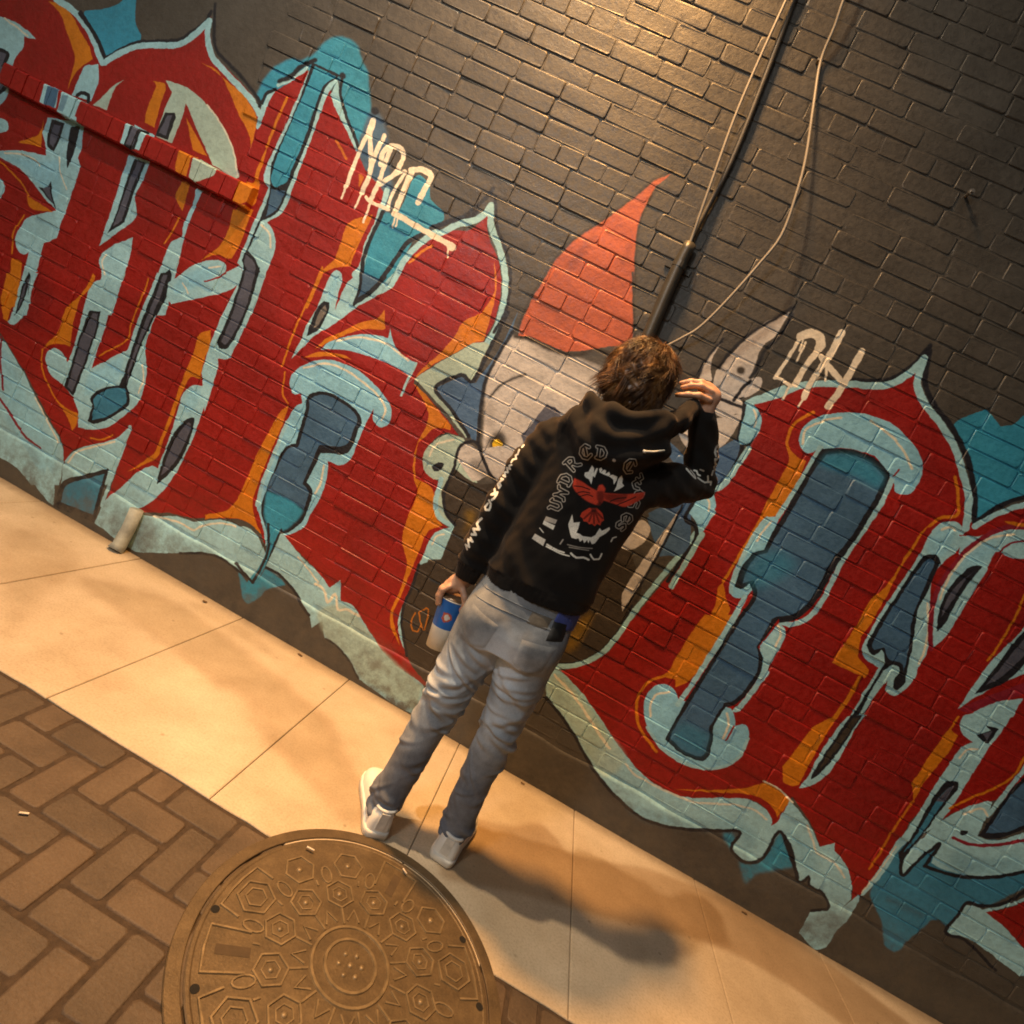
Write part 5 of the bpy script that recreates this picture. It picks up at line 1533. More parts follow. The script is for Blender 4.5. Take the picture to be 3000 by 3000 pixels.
hood_z = np.clip((hv[:, 2]-1.385)/.04, 0, 1)*(hv[:, 0] > -.12)*(hv[:, 0] < .19)*(hv[:, 1] < 1.76)
drape = hood_z*.0050*np.sin(rr_*95+w3(hv)*1.3+hv[:, 0]*9)
disp = drape+.0030*w1(hv)+.0009*w2(hv)+low*.0062*fold*(1-np.clip(arm, 0, 1))+np.clip(arm, 0, 1)*.0026*fold2
cuff = ((hv[:, 2] < .915) & (hv[:, 0] < -.145))
disp = np.where(cuff, -.0025+.0010*np.sin(np.arctan2(hv[:, 1]-1.778, hv[:, 0]+.187)*26), disp)
band = (hv[:, 2]-(.912+(hv[:, 0]+.13)*.13))
isb = (band < .045) & (hv[:, 0] > -.145) & (band > -.01)
disp = np.where(isb, disp*.4-.003+.0008*np.sin(hv[:, 0]*900), disp)
hv = hv+nn*disp[:, None]

# print on the back and sleeves
GLY = dict(U=[[(-.4,.5),(-.25,.4),(-.28,-.3),(0,-.48),(.26,-.3),(.26,.5),(.42,.42)]], N=[[(-.45,-.45),(-.28,-.35),(-.28,.35),(-.4,.5)],[(-.28,.3),(.02,.1),(.28,-.42)],[(.28,-.42),(.28,.4),(.45,.5)]],
  D=[[(-.25,-.45),(-.25,.45)],[(-.45,.5),(.1,.45),(.36,.1),(.3,-.25),(0,-.48),(-.4,-.42)]], R=[[(-.28,-.5),(-.28,.45)],[(-.45,.48),(.1,.48),(.3,.28),(.15,.02),(-.25,0)],[(0,0),(.2,-.35),(.45,-.5)]],
  C=[[(.38,.3),(.12,.5),(-.2,.35),(-.34,0),(-.2,-.36),(.1,-.5),(.4,-.3)],[(.05,.3),(.05,-.25)]], T=[[(-.4,.35),(-.1,.48),(.15,.38),(.42,.48)],[(.02,.4),(-.1,0),(-.02,-.38),(.25,-.45),(.4,-.3)]],
  L=[[(-.45,.45),(-.15,.4),(-.15,-.4),(.2,-.46),(.42,-.25)],[(-.32,0),(.1,.05)]], O=[[(0,.5),(-.32,.25),(-.32,-.25),(0,-.5),(.32,-.25),(.32,.25),(0,.5)]],
  S=[[(.35,.35),(0,.5),(-.3,.3),(-.1,.05),(.25,-.1),(.25,-.38),(-.05,-.5),(-.38,-.32)]], E=[[(.38,.35),(.05,.5),(-.28,.3),(-.3,-.25),(0,-.5),(.4,-.34)],[(-.28,.02),(.2,.06)]])
def arch_text():
    out = []
    for ch, x, y, sz, ang in (('U',375,1355,165,-72), ('N',460,1185,165,-62), ('D',520,985,170,-66), ('R',610,765,180,-42), ('C',790,610,180,-12), ('D',1020,625,160,8), ('C',1410,800,185,28), ('L',1565,1030,190,62), ('O',1570,1210,130,78), ('S',1490,1330,165,92), ('E',1400,1545,150,112), ('S',1310,1660,130,120)):
        a = math.radians(ang)
        for col, wd in (('g', 11.5), ('b', 6.0)):
            for st in GLY[ch]:
                pts = ' '.join('%.0f,%.0f' % (x+sz*(u*math.cos(a)+v*math.sin(a)), y+sz*(u*math.sin(a)-v*math.cos(a))) for u, v in st)
                out.append('S %s %.1f : V %s' % (col, wd, pts))
    out.append('S g 8 : V 1188,722 1196,728')
    return '\n'.join(out)
PRINT = arch_text()+'''
F r s=1 : V 640,970! 750,1020 850,1090 960,1150! 990,1070 1040,1060 1080,1120 1060,1180! 1200,1190 1400,1200 1660,1170! 1640,1250 1500,1330 1360,1380 1200,1330 1050,1280! 1000,1360! 930,1340 800,1280 680,1180 620,1080
F rd s=2 : V 960,1160! 1050,1150 1060,1260 1000,1340 960,1260
F rd s=1 a=.8 : V 1060,1190! 1250,1200 1400,1210 1300,1320 1080,1270
F r a=.95 : V 850,1390! 960,1390! 1040,1470! 1062,1570! 1022,1596! 1010,1642! 962,1618! 930,1652! 890,1618! 850,1622! 820,1588! 770,1580! 760,1540! 722,1510! 750,1450!
S rd 6 : V 900,1430 780,1540
S rd 6 : V 905,1430 850,1580
S rd 6 : V 915,1430 920,1610
S rd 6 : V 930,1430 990,1590
S rd 6 : V 940,1430 1040,1540
F k a=.7 s=1 : V 870,1380! 960,1380! 945,1450! 885,1450!
S k 3 : V 680,1180 760,1160 860,1180
S k 3 : V 720,1230 820,1200 900,1230
S k 3 : V 1150,1300 1250,1260 1380,1250
S k 3 : V 1250,1350 1380,1300 1520,1240
S k 3 : V 640,1080 740,1090 860,1130
F k a=.8 s=2 : V 960,1330! 1010,1300 1040,1400 950,1400!
F w : V 780,930! 790,890 840,880! 890,790! 920,830 915,900! 950,830! 975,830 930,960! 905,940! 880,1060! 850,990 800,960
F w : V 990,840! 1020,820 1040,850 1010,890! 1060,850 1090,860 1080,910! 1130,880 1150,920 1120,940! 1180,920 1250,950! 1240,1000 1200,1060! 1190,990! 1140,950 1060,920 1000,890
F w : V 1310,930! 1330,980 1320,1040! 1350,1080 1290,1120 1200,1160! 1240,1080 1260,990
F w : V 610,1480! 630,1600! 720,1590! 700,1670 670,1740! 720,1760! 760,1790! 880,1810! 940,1780! 1000,1680! 1030,1720 1140,1670! 1150,1700 1090,1760 1000,1810! 930,1900 890,1910! 860,1850! 840,1895! 820,1850! 780,1890! 760,1840! 720,1870! 700,1820 660,1830 600,1810 570,1700 555,1620 580,1560
F g : V 240,1510! 400,1560! 370,1620! 210,1570!
F w : V 210,1570! 370,1640! 340,1700! 190,1620!
F w a=.8 : V 80,1760! 235,1840! 200,1930! 35,1830!
S w 3 : V 150,1680 200,1740
S g 4 : V 440,1900 480,1840
S w 4 : N 1160,1160 1200,1180 1240,1200 1290,1215
S w 6 a=.9 : N 1165,1150 1190,1165
S w 5 : N 1200,1170 1230,1185 1260,1195
S w 6 : N 1300,1200 1330,1225 1370,1225 1400,1240
S w 5 : N 1410,1210 1430,1240 1460,1240 1475,1210
S g 3 a=.7 : N 1280,1150 1340,1165 1420,1175
S g 3 a=.7 : N 1290,1165 1400,1185
S w 4 : N 1530,1140 1540,1120 1560,1115
'''
SLEEVE = '''
S w 7 : R 1430,190 1400,230
S w 6 : R 1340,300 1310,400 1260,420 1280,500 1200,520 1170,580
S w 6 : R 1180,640 1120,660 1150,730 1060,700 1090,800 1000,800 1030,900 970,870
S w 7 : R 930,940 980,960 920,1000 850,1070 890,1150 930,1100 900,1040
S w 7 : R 780,1180 820,1290 720,1300 860,1250 800,1380 740,1420
S w 7 : R 670,1430 720,1500 680,1640 600,1640 570,1580 640,1500
S w 8 : N 800,1000 770,1030 790,1060 750,1060 770,1090 740,1090
S w 7 : N 735,1110 750,1130 720,1120 730,1160 705,1150 715,1175
S w 6 : X 1600,300 1450,400 1370,600 1430,750
S w 6 : X 1450,560 1560,560 1620,470
S w 6 : X 1600,740 1480,870 1400,850 1430,1000 1560,1070 1420,1130 1500,1250 1380,1290 1340,1430
S w 6 : X 230,1220 420,1430 600,1560 580,1450 480,1300 430,1280
S w 5 : X 620,1270 720,1290 760,1420 850,1460
S w 5 : X 740,1540 900,1650 1050,1720 1200,1700 1170,1480
S w 6 : X 1180,1700 1350,1700 1340,1800
S g 4 : X 850,1240 980,1290
'''
PR = Canvas(-.32, .46, .84, 1.74, .001, (.0105, .0100, .0096))
PP = dict(w=(.80, .78, .70), g=(.44, .40, .35), r=(.62, .06, .03), rd=(.20, .022, .014), k=(.01, .01, .01), b=(.0105, .0100, .0096))
def at_y(Y): return lambda a, b: (lambda p: (p[0], p[2]))(on_plane_y(a, b, Y))
draw(PR, PRINT, PP, at_y(1.632), .00096)
draw(PR, '\n'.join(SLEEVE.strip().splitlines()[:8]), PP, at_y(1.735), .001)
draw(PR, '\n'.join(SLEEVE.strip().splitlines()[8:]), PP, at_y(1.87), .0011)
IMG_PRINT = image_from('hoodie_print', PR.px)
def hoodie_mat():
    m, nt, nd, lk, bs = new_mat('black_fleece')
    geo = nd.new('ShaderNodeNewGeometry')
    sp = nd.new('ShaderNodeSeparateXYZ'); lk.new(geo.outputs['Position'], sp.inputs[0])
    sn = nd.new('ShaderNodeSeparateXYZ'); lk.new(geo.outputs['Normal'], sn.inputs[0])
    t = planar_image(nd, lk, IMG_PRINT, sp.outputs['X'], sp.outputs['Z'], PR.u0, PR.u1, PR.v0, PR.v1)
    ls = nd.new('ShaderNodeMath'); ls.operation = 'LESS_THAN'; ls.inputs[1].default_value = .25
    lk.new(sn.outputs['Y'], ls.inputs[0])
    c = mixc(nd, lk, 'MIX', ls.outputs[0], (.0105, .0100, .0096), t.outputs['Color'])
    n = noise(nd, lk, geo.outputs['Position'], 400, 3, .7)
    r = ramp(nd, lk, n.outputs['Fac'], [(.3, (.7, .7, .7)), (.7, (1.25, 1.25, 1.25))])
    c = mixc(nd, lk, 'MULTIPLY', 1.0, c, r.outputs['Color'])
    lk.new(c, bs.inputs['Base Color'])
    bs.inputs['Roughness'].default_value = .9
    bs.inputs['Sheen Weight'].default_value = .22
    bs.inputs['Sheen Roughness'].default_value = .5
    bs.inputs['Sheen Tint'].default_value = (.55, .42, .33, 1)
    bs.inputs['Specular IOR Level'].default_value = .15
    n3 = noise(nd, lk, geo.outputs['Position'], 700, 3, .6)
    bump(nd, lk, n3.outputs['Fac'], bs, .25, .002)
    return m
M_HOOD = hoodie_mat()
obj('hoodie', mesh_np('hoodie', hv, hq), M_HOOD, person)
b = MB()
p0, p1 = on_plane_y(1884, 1322, 1.60), on_plane_y(1946, 1320, 1.63)
b.tube([p0, (.5*(p0[0]+p1[0]), 1.607, .5*(p0[2]+p1[2])-.003), p1], .0028, 8)
b.tube([p0, (p0[0]+.008, p0[1]+.001, p0[2]+.002)], .005, 8)
b.build('drawstring', simple('cotton_cord', (.75, .72, .62), .8), person, True)

# ------------------------------------------------------------------ jeans
JN = Field((-.20, 1.60, .02), (.28, 1.90, 1.0), .0046)
JN.loft([(.74, .026, PY, .163, .118), (.80, .026, PY, .166, .122), (.86, .026, PY, .166, .118), (.92, .028, PY, .158, .110), (.98, .03, PY, .150, .105)], .02, 2.3)
JN.ell((-.050, 1.690, .815), (.088, .070, .085), .03)
JN.ell((.105, 1.690, .815), (.088, .070, .085), .03)
JN.loft([(0.790, -0.056, 1.750, 0.0933, 0.1113), (0.700, -0.056, 1.748, 0.0890, 0.1039), (0.620, -0.060, 1.746, 0.0827, 0.0933), (0.540, -0.062, 1.744, 0.0766, 0.0844), (0.460, -0.064, 1.742, 0.0710, 0.0755), (0.380, -0.069, 1.740, 0.0644, 0.0688), (0.280, -0.071, 1.738, 0.0566, 0.0622), (0.180, -0.074, 1.738, 0.0555, 0.0577), (0.110, -0.077, 1.742, 0.0566, 0.0599), (0.055, -0.080, 1.744, 0.0511, 0.0577)], .012)
JN.loft([(0.790, 0.108, 1.750, 0.0933, 0.1113), (0.700, 0.112, 1.750, 0.0890, 0.1039), (0.620, 0.124, 1.752, 0.0795, 0.0933), (0.530, 0.131, 1.756, 0.0710, 0.0821), (0.460, 0.142, 1.760, 0.0633, 0.0733), (0.380, 0.146, 1.766, 0.0622, 0.0666), (0.280, 0.153, 1.774, 0.0533, 0.0611), (0.190, 0.160, 1.782, 0.0544, 0.0577), (0.120, 0.170, 1.790, 0.0522, 0.0577), (0.060, 0.174, 1.796, 0.0466, 0.0555)], .012)
jv, jq = JN.mesh('jeans', 2)
nn = vnormals(jv, jq)
z = jv[:, 2]
g = lambda c, s: np.exp(-((z-c)/s)**2)
wq, wr2, ww = Wave(11, 8, 6), Wave(12, 42, 12), Wave(13, 18, 8)
disp = .0010*wr2(jv)+.0022*ww(jv)
rw = np.random.default_rng(31)
for leg, rowsL in ((0, [(.79, -.056), (.54, -.062), (.38, -.069), (.18, -.074), (.05, -.080)]), (1, [(.79, .108), (.53, .131), (.38, .146), (.19, .160), (.05, .174)])):
    rows_ = np.array(sorted(rowsL))
    cx = np.interp(z, rows_[:, 0], rows_[:, 1])
    mine = (jv[:, 0] < .035) if leg == 0 else (jv[:, 0] >= .035)
    cyl = np.interp(z, [.05, .79], [1.744, PY]) if leg == 0 else np.interp(z, [.05, .79], [1.796, PY])
    th = np.arctan2(jv[:, 1]-cyl, jv[:, 0]-cx)          # -pi/2 faces the viewer
    spots = [(rw.normal(.47, .065), .9) for _ in range(15)]+[(rw.normal(.63, .05), .8) for _ in range(7)]+[(rw.normal(.105, .030), 1.0) for _ in range(10)]+[(rw.uniform(.2, .36), .45) for _ in range(5)]
    for zc, amp in spots:
        t0 = rw.uniform(-3.0, 0.1)
        sl = rw.normal(0, .035)
        wdt = rw.uniform(.007, .016)
        span = rw.uniform(.45, 1.1)
        dt = (th-t0+math.pi) % (2*math.pi)-math.pi
        dz = z-zc-sl*dt-.012*dt*dt
        env = np.exp(-(dt/span)**2)*mine
        disp += amp*rw.uniform(.0045, .0095)*env*(np.exp(-(dz/wdt)**2)-.75*np.exp(-((dz+1.5*wdt)/wdt)**2))
# pull lines fanning out from the crotch and under the seat
for s_, x0, z0, sl in ((1, -.03, .70, .5), (1, -.06, .675, .35), (-1, .09, .70, .5), (-1, .12, .672, .3), (1, -.05, .735, .2), (-1, .11, .742, .2)):
    dz = z-z0-(jv[:, 0]-x0)*(-sl*s_)
    disp += .0048*np.exp(-((jv[:, 0]-x0)/.045)**2)*(np.exp(-(dz/.009)**2)-.7*np.exp(-((dz+.014)/.010)**2))*(jv[:, 1] < 1.76)
jv = jv+nn*disp[:, None]
def denim_mat():
    m, nt, nd, lk, bs = new_mat('washed_grey_denim')
    geo = nd.new('ShaderNodeNewGeometry')
    sp = nd.new('ShaderNodeSeparateXYZ'); lk.new(geo.outputs['Position'], sp.inputs[0])
    rz = ramp(nd, lk, sp.outputs['Z'], [(.05, (.15, .165, .20)), (.32, (.21, .225, .255)), (.46, (.35, .375, .40)), (.64, (.34, .365, .39)), (.80, (.235, .25, .265)), (.95, (.20, .215, .235))])
    n1 = noise(nd, lk, geo.outputs['Position'], 16, 5, .6)
    r1 = ramp(nd, lk, n1.outputs['Fac'], [(.3, (.68, .69, .70)), (.7, (1.35, 1.33, 1.30))])
    c = mixc(nd, lk, 'MULTIPLY', 1.0, rz.outputs['Color'], r1.outputs['Color'])
    # bleached areas of the wash
    for ctr, rad, amt in (((.018, 1.635, .755), .055, .9), ((.050, 1.66, .69), .050, .7), ((-.10, 1.66, .60), .06, .5), ((.10, 1.67, .56), .06, .4)):
        d = nd.new('ShaderNodeVectorMath'); d.operation = 'DISTANCE'
        d.inputs[1].default_value = ctr
        lk.new(geo.outputs['Position'], d.inputs[0])
        n2 = noise(nd, lk, geo.outputs['Position'], 22, 4)
        ad = nd.new('ShaderNodeMath'); ad.operation = 'MULTIPLY_ADD'
        ad.inputs[1].default_value = .06; 
        lk.new(n2.outputs['Fac'], ad.inputs[0]); lk.new(d.outputs['Value'], ad.inputs[2])
        rr = ramp(nd, lk, ad.outputs[0], [(.058, (amt, amt, amt)), (rad+.075, (0, 0, 0))])
        c = mixc(nd, lk, 'MIX', rr.outputs['Color'], c, (.70, .75, .80))
    n4 = noise(nd, lk, geo.outputs['Position'], 600, 3, .7)
    r4 = ramp(nd, lk, n4.outputs['Fac'], [(.3, (.78, .78, .80)), (.7, (1.2, 1.2, 1.2))])
    c = mixc(nd, lk, 'MULTIPLY', 1.0, c, r4.outputs['Color'])
    lk.new(c, bs.inputs['Base Color'])
    bs.inputs['Roughness'].default_value = .85
    bs.inputs['Specular IOR Level'].default_value = .2
    bump(nd, lk, n4.outputs['Fac'], bs, .3, .0015)
    return m
M_DENIM = denim_mat()
jeans = obj('jeans', mesh_np('jeans', jv, jq), M_DENIM, person)
def patch(name, v, q, poly, off, mat, parent, ymax=1.75):
    """cloth piece lying on the surface inside an outline (x, z)"""
    n = vnormals(v, q)
    P = np.array(poly)
    c = v[q].mean(1)
    ins = np.zeros(len(c), bool)
    for i in range(len(P)):
        (ax_, az), (bx, bz) = P[i], P[(i+1) % len(P)]
        cr = ((az > c[:, 2]) != (bz > c[:, 2])) & (c[:, 0] < (bx-ax_)*(c[:, 2]-az)/(bz-az+1e-12)+ax_)
        ins ^= cr
    ins &= c[:, 1] < ymax
    qq = q[ins]
    used, inv = np.unique(qq, return_inverse=True)
    qq = inv.reshape(qq.shape)
    top = v[used]+n[used]*off
    bot = v[used]-n[used]*.002
    m_ = len(used)
    ed = {}
    for f in qq:
        for a in range(4):
            e = (f[a], f[(a+1) % 4])
            if (e[1], e[0]) in ed: del ed[(e[1], e[0])]
            else: ed[e] = 1
    sides = np.array([(b_, a_, a_+m_, b_+m_) for a_, b_ in ed]) if ed else np.zeros((0, 4), int)
    return obj(name, mesh_np(name, np.concatenate([top, bot]), np.concatenate([qq, sides]).astype(np.int32)), mat, parent)
def cloth_patch(name, v, quad, off, mat, parent, dip=0.0, n=12):
    """smooth cloth piece following the back of the garment; quad = corners (x, z) tl, tr, br, bl"""
    back = v[v[:, 1] < 1.76]
    tl, tr, br, bl = [np.array(c) for c in quad]
    g = []
    for j in range(n+1):
        for i in range(n+1):
            u, w = i/n, j/n
            c = (tl*(1-u)+tr*u)*(1-w)+(bl*(1-u)+br*u)*w
            c = c+np.array([0, -dip*(1-abs(2*u-1))*w])
            d = (back[:, 0]-c[0])**2+(back[:, 2]-c[1])**2
            k = np.argpartition(d, 10)[:10]
            wgt = 1/(d[k]+2e-5)
            edge = min(u, 1-u, w, 1-w)
            g.append((c[0], (back[k, 1]*wgt).sum()/wgt.sum()-off*(1 if edge > 0 else .15), c[1]))
    q = [(j*(n+1)+i, (j+1)*(n+1)+i, (j+1)*(n+1)+i+1, j*(n+1)+i+1) for j in range(n) for i in range(n)]
    me = mesh_np(name, g, q)
    o = obj(name, me, mat, parent)
    return o
cloth_patch('back_pocket', jv, ((-.118, .846), (-.018, .830), (-.024, .748), (-.112, .756)), .0042, M_DENIM, jeans, .026)
cloth_patch('back_pocket', jv, ((.062, .830), (.164, .850), (.158, .760), (.068, .750)), .0042, M_DENIM, jeans, .026)
M_STITCH = simple('pale_seam_thread', (.55, .52, .45), .8)
cloth_patch('waist_label', jv, ((.050, .912), (.112, .921), (.112, .884), (.050, .876)), .0035, simple('brown_leather_label', (.14, .115, .085), .6), jeans, 0, 6)
cloth_patch('wallet', jv, ((.120, .918), (.168, .930), (.172, .868), (.124, .858)), .007, simple('black_wallet', (.012, .012, .012), .6), person, 0, 6)
for z_ in (.866, .898):
    back = jv[jv[:, 1] < 1.76]
    pts = []
    for x_ in np.linspace(-.125, .178, 26):
        zz = z_+(x_+.13)*.09
        d = (back[:, 0]-x_)**2+(back[:, 2]-zz)**2
        k = np.argpartition(d, 8)[:8]
        pts.append((x_, back[k, 1].mean()-.0012, zz))
    b = MB(); b.tube(pts, .0016, 5); b.build('waist_seam', M_DENIM, jeans, True)
SHn = Field((-.17, 1.60, .83), (.24, 1.90, 1.0), .005)
SHn.loft([(.885, .030, 1.752, .163, .117), (.99, .03, 1.752, .156, .110)], .0, 2.3)
ax = SHn.axes()
SHn.f = np.where((ax[0] < .118)[:, None, None], .1, SHn.f)
sv, sq = SHn.mesh('t_shirt', 1)
sv[:, 2] += .010
obj('t_shirt_hem', mesh_np('t_shirt_hem', sv, sq), simple('blue_cotton', (.06, .09, .34), .8), person)

# ------------------------------------------------------------------ sneakers
def sneaker(heel, toe):
    heel, toe = np.array(heel), np.array(toe)
    d = (toe-heel); L = np.linalg.norm(d); d /= L
    s = np.array([d[1], -d[0]])
    U = [0, .008, .03, .07, .12, .17, .21, .245, .270, .285]
    HWt = [.026, .037, .042, .041, .042, .048, .052, .049, .039, .014]
    HT = [.086, .098, .106, .100, .092, .082, .072, .062, .052, .036]
    k = L/.285
    def world(u, v, w): 
        p = heel+d*u*k+s*v
        return (p[0], p[1], w)
    n = 14
    vs, fs = [], []
    for u, hw, ht in zip(U, HWt, HT):
        for j in range(n+1):
            t = math.pi*j/n
            cv, sv_ = math.cos(t), math.sin(t)
            v = hw*math.copysign(abs(cv)**.62, cv)*(1-.10*(sv_**2))
            w = .012+(ht-.012)*(sv_**.62)
            vs.append(world(u, v, w))
    m = n+1
    for i in range(len(U)-1):
        for j in range(n):
            fs.append((i*m+j, i*m+j+1, (i+1)*m+j+1, (i+1)*m+j))
    fs.append(tuple(range(n, -1, -1)))
    fs.append(tuple(range((len(U)-1)*m, len(U)*m)))
    upper = mesh_py('upper', vs, fs, True)
    # sole
    Ud = list(np.linspace(0, 1, 30))
    def outl(grow):
        R, Lf = [], []
        for i, u in enumerate(U):
            R.append((u+(grow if i == len(U)-1 else (-grow if i == 0 else 0)), HWt[i]+grow))
            Lf.append((u+(grow if i == len(U)-1 else (-grow if i == 0 else 0)), -HWt[i]-grow))
        return R+Lf[::-1]
    b = MB()
    rings = []
    for gr, zz in ((.001, .001), (.0045, .004), (.005, .020), (.0035, .026), (-.004, .027)):
        rings.append([world(u, v, zz) for u, v in outl(gr)])
    c = len(rings[0])
    V2 = [p for r in rings for p in r]
    F2 = [(q*c+i, q*c+(i+1) % c, (q+1)*c+(i+1) % c, (q+1)*c+i) for q in range(4) for i in range(c)]+[tuple(range(c)), tuple(range(4*c, 5*c))]
    b.add(V2, F2)
    sole = b.mesh('sole', True)
    # heel tab and collar roll
    hb = MB()
    pts = []
    for t in np.linspace(-1.25, 1.25, 13):
        u = .032-.028*math.cos(t); v = .034*math.sin(t)
        pts.append(world(u, v, .100))
    hb.tube(pts, .0055, 8)
    tab = MB()
    P2 = [world(-.003, v, w) for v, w in ((-.015, .036), (.015, .036), (.014, .094), (-.014, .094))]
    P3 = [world(.006, v, w) for v, w in ((-.015, .036), (.015, .036), (.014, .096), (-.014, .096))]
    tab.add(P2+P3, [(0, 1, 2, 3), (4, 7, 6, 5), (0, 4, 5, 1), (1, 5, 6, 2), (2, 6, 7, 3), (3, 7, 4, 0)])
    lace = MB()
    for i in range(5):
        u = .125+.020*i
        hw = .028
        top = .092-(u-.12)*.26+.003
        lace.tube([world(u, -hw, top-.012), world(u, -hw*.4, top-.001), world(u, hw*.4, top-.001), world(u, hw, top-.012)], .0028, 6)
    return upper, sole, hb.mesh('collar', True), tab.mesh('heel_tab'), lace.mesh('laces', True)
M_SHOE = simple('white_leather', (.86, .83, .77), .45, 0, 40, .06, .1, .002)
M_SOLE = simple('white_rubber', (.80, .76, .68), .6, 0, 30, .12, .15, .002)
for hl, to in (((-.050, 1.672), (-.168, 1.935)), ((.172, 1.728), (.208, 2.015))):
    up, sl_, col, tab, lace = sneaker(hl, to)
    for me in (up, sl_, col, tab, lace):
        bm = bmesh.new(); bm.from_mesh(me); bmesh.ops.recalc_face_normals(bm, faces=bm.faces); bm.to_mesh(me); bm.free()
    sh = obj('sneaker', up, M_SHOE, person)
    obj('sole', sl_, M_SOLE, sh); obj('collar', col, M_SHOE, sh); obj('heel_tab', tab, simple('grey_suede_tab', (.68, .64, .57), .8), sh); obj('laces', lace, M_SHOE, sh)

# ------------------------------------------------------------------ hair
hf = Field((-.16, 1.56, 1.50), (.18, 1.90, 1.84), .005)
hf.ell((HX-.004, HY-.008, HZ+.006), (.097, .106, .090), .01)
hf.ell((HX-.010, HY-.032, HZ-.050), (.096, .082, .075), .02)
hf.ell((HX, HY-.045, HZ-.095), (.070, .050, .050), .02)
ax = hf.axes()
hf.f = np.maximum(hf.f, ((ax[1][None, :, None]-(HY+.070))+(HZ+.03-ax[2][None, None, :])*.6)*.7)
hrv, hrq = hf.mesh('hair', 1)
hn = vnormals(hrv, hrq)
hrv = hrv+hn*(.0035*Wave(21, 60, 12)(hrv)+.003*Wave(22, 130, 12)(hrv))[:, None]
strand_v, strand_q = [hrv], [hrq]
base = len(hrv)
r_ = np.random.default_rng(5)
crown = np.array([HX+.018, HY-.020, HZ+.088])
seeds = hrv[r_.choice(len(hrv), 85)]
seed_dir = r_.normal(size=(85, 3))*.42+np.array([-.30, 0, -.12])
seed_len = r_.uniform(.035, .085, 85)
seed_lift = r_.uniform(.02, .30, 85)
seed_cur = r_.normal(size=(85, 3))*.55
for i in r_.choice(len(hrv), 5200):
    p, n = hrv[i], hn[i]
    if p[1] > HY+.085: continue
    sid = int(((seeds-p)**2).sum(1).argmin())
    flow = p-crown
    flow -= n*(flow @ n)
    fl = np.linalg.norm(flow)
    flow = flow/max(fl, 1e-4) if fl > .004 else r_.normal(size=3)
    flow = flow+seed_dir[sid]+r_.normal(size=3)*.10
    flow -= n*(flow @ n); flow /= np.linalg.norm(flow)
    L = seed_len[sid]*r_.uniform(.75, 1.15)
    lift = seed_lift[sid]*r_.uniform(.6, 1.3)
    cur = seed_cur[sid]+r_.normal(size=3)*.08
    pull = (seeds[sid]-p)*.28
    pts = [p-n*.003]
    dirv = flow*(1-lift*.5)+n*lift
    for s_ in range(5):
        dirv = dirv/np.linalg.norm(dirv)
        pts.append(pts[-1]+dirv*L/5+pull*.12*s_/4)
        dirv = dirv+cur*.13+np.array([0, 0, -.09])-n*.16*s_*lift
    wd = r_.uniform(.0009, .0021)
    sidev = np.cross(n, flow)
    vs = []
    for k, q in enumerate(pts):
        w = wd*(1-k/5.3)
        vs += [q-sidev*w, q+n*w*.6, q+sidev*w]
    strand_v.append(np.array(vs))
    fq = []
    for k in range(5):
        for e in range(3):
            a0, a1 = k*3+e, k*3+(e+1) % 3
            fq.append((base+a0, base+a1, base+a1+3, base+a0+3))
    strand_q.append(np.array(fq))
    base += len(vs)
def hair_mat():
    m, nt, nd, lk, bs = new_mat('brown_hair')
    geo = nd.new('ShaderNodeNewGeometry')
    n1 = noise(nd, lk, geo.outputs['Position'], 26, 3, .5)
    r1 = ramp(nd, lk, n1.outputs['Fac'], [(.3, (.036, .015, .005)), (.5, (.105, .046, .014)), (.75, (.30, .145, .040))])
    lk.new(r1.outputs['Color'], bs.inputs['Base Color'])
    bs.inputs['Roughness'].default_value = .42
    bs.inputs['Specular IOR Level'].default_value = .5
    return m
obj('hair', mesh_np('hair', np.concatenate(strand_v), np.concatenate(strand_q)), hair_mat(), person)

# ------------------------------------------------------------------ paper cup in the left hand
cup_ax = Vector(CUP_T-CUP_B)
cup = empty('paper_cup', tuple(CUP_B))
tag(cup, 'blue and white paper drink cup held upright in the lowered hand', 'cup')
H_ = cup_ax.length
rot = Vector((0, 0, 1)).rotation_difference(cup_ax.normalized()).to_matrix()
def cup_part(name, prof, mat, n=40):
    b = MB(); b.lathe(prof, n)
    me = b.mesh(name, True)
    for v in me.vertices: v.co = rot @ v.co
    o = bpy.data.objects.new(name, me); C.objects.link(o); o.parent = cup; me.materials.append(mat)
    bm = bmesh.new(); bm.from_mesh(me); bmesh.ops.recalc_face_normals(bm, faces=bm.faces); bm.to_mesh(me); bm.free()
    return o
R0, R1 = .0345, .0480
zr = lambda t: R0+(R1-R0)*t
M_WHITE = simple('waxed_white_paper', (.78, .74, .64), .45, 0, 30, .05, .05, .001)
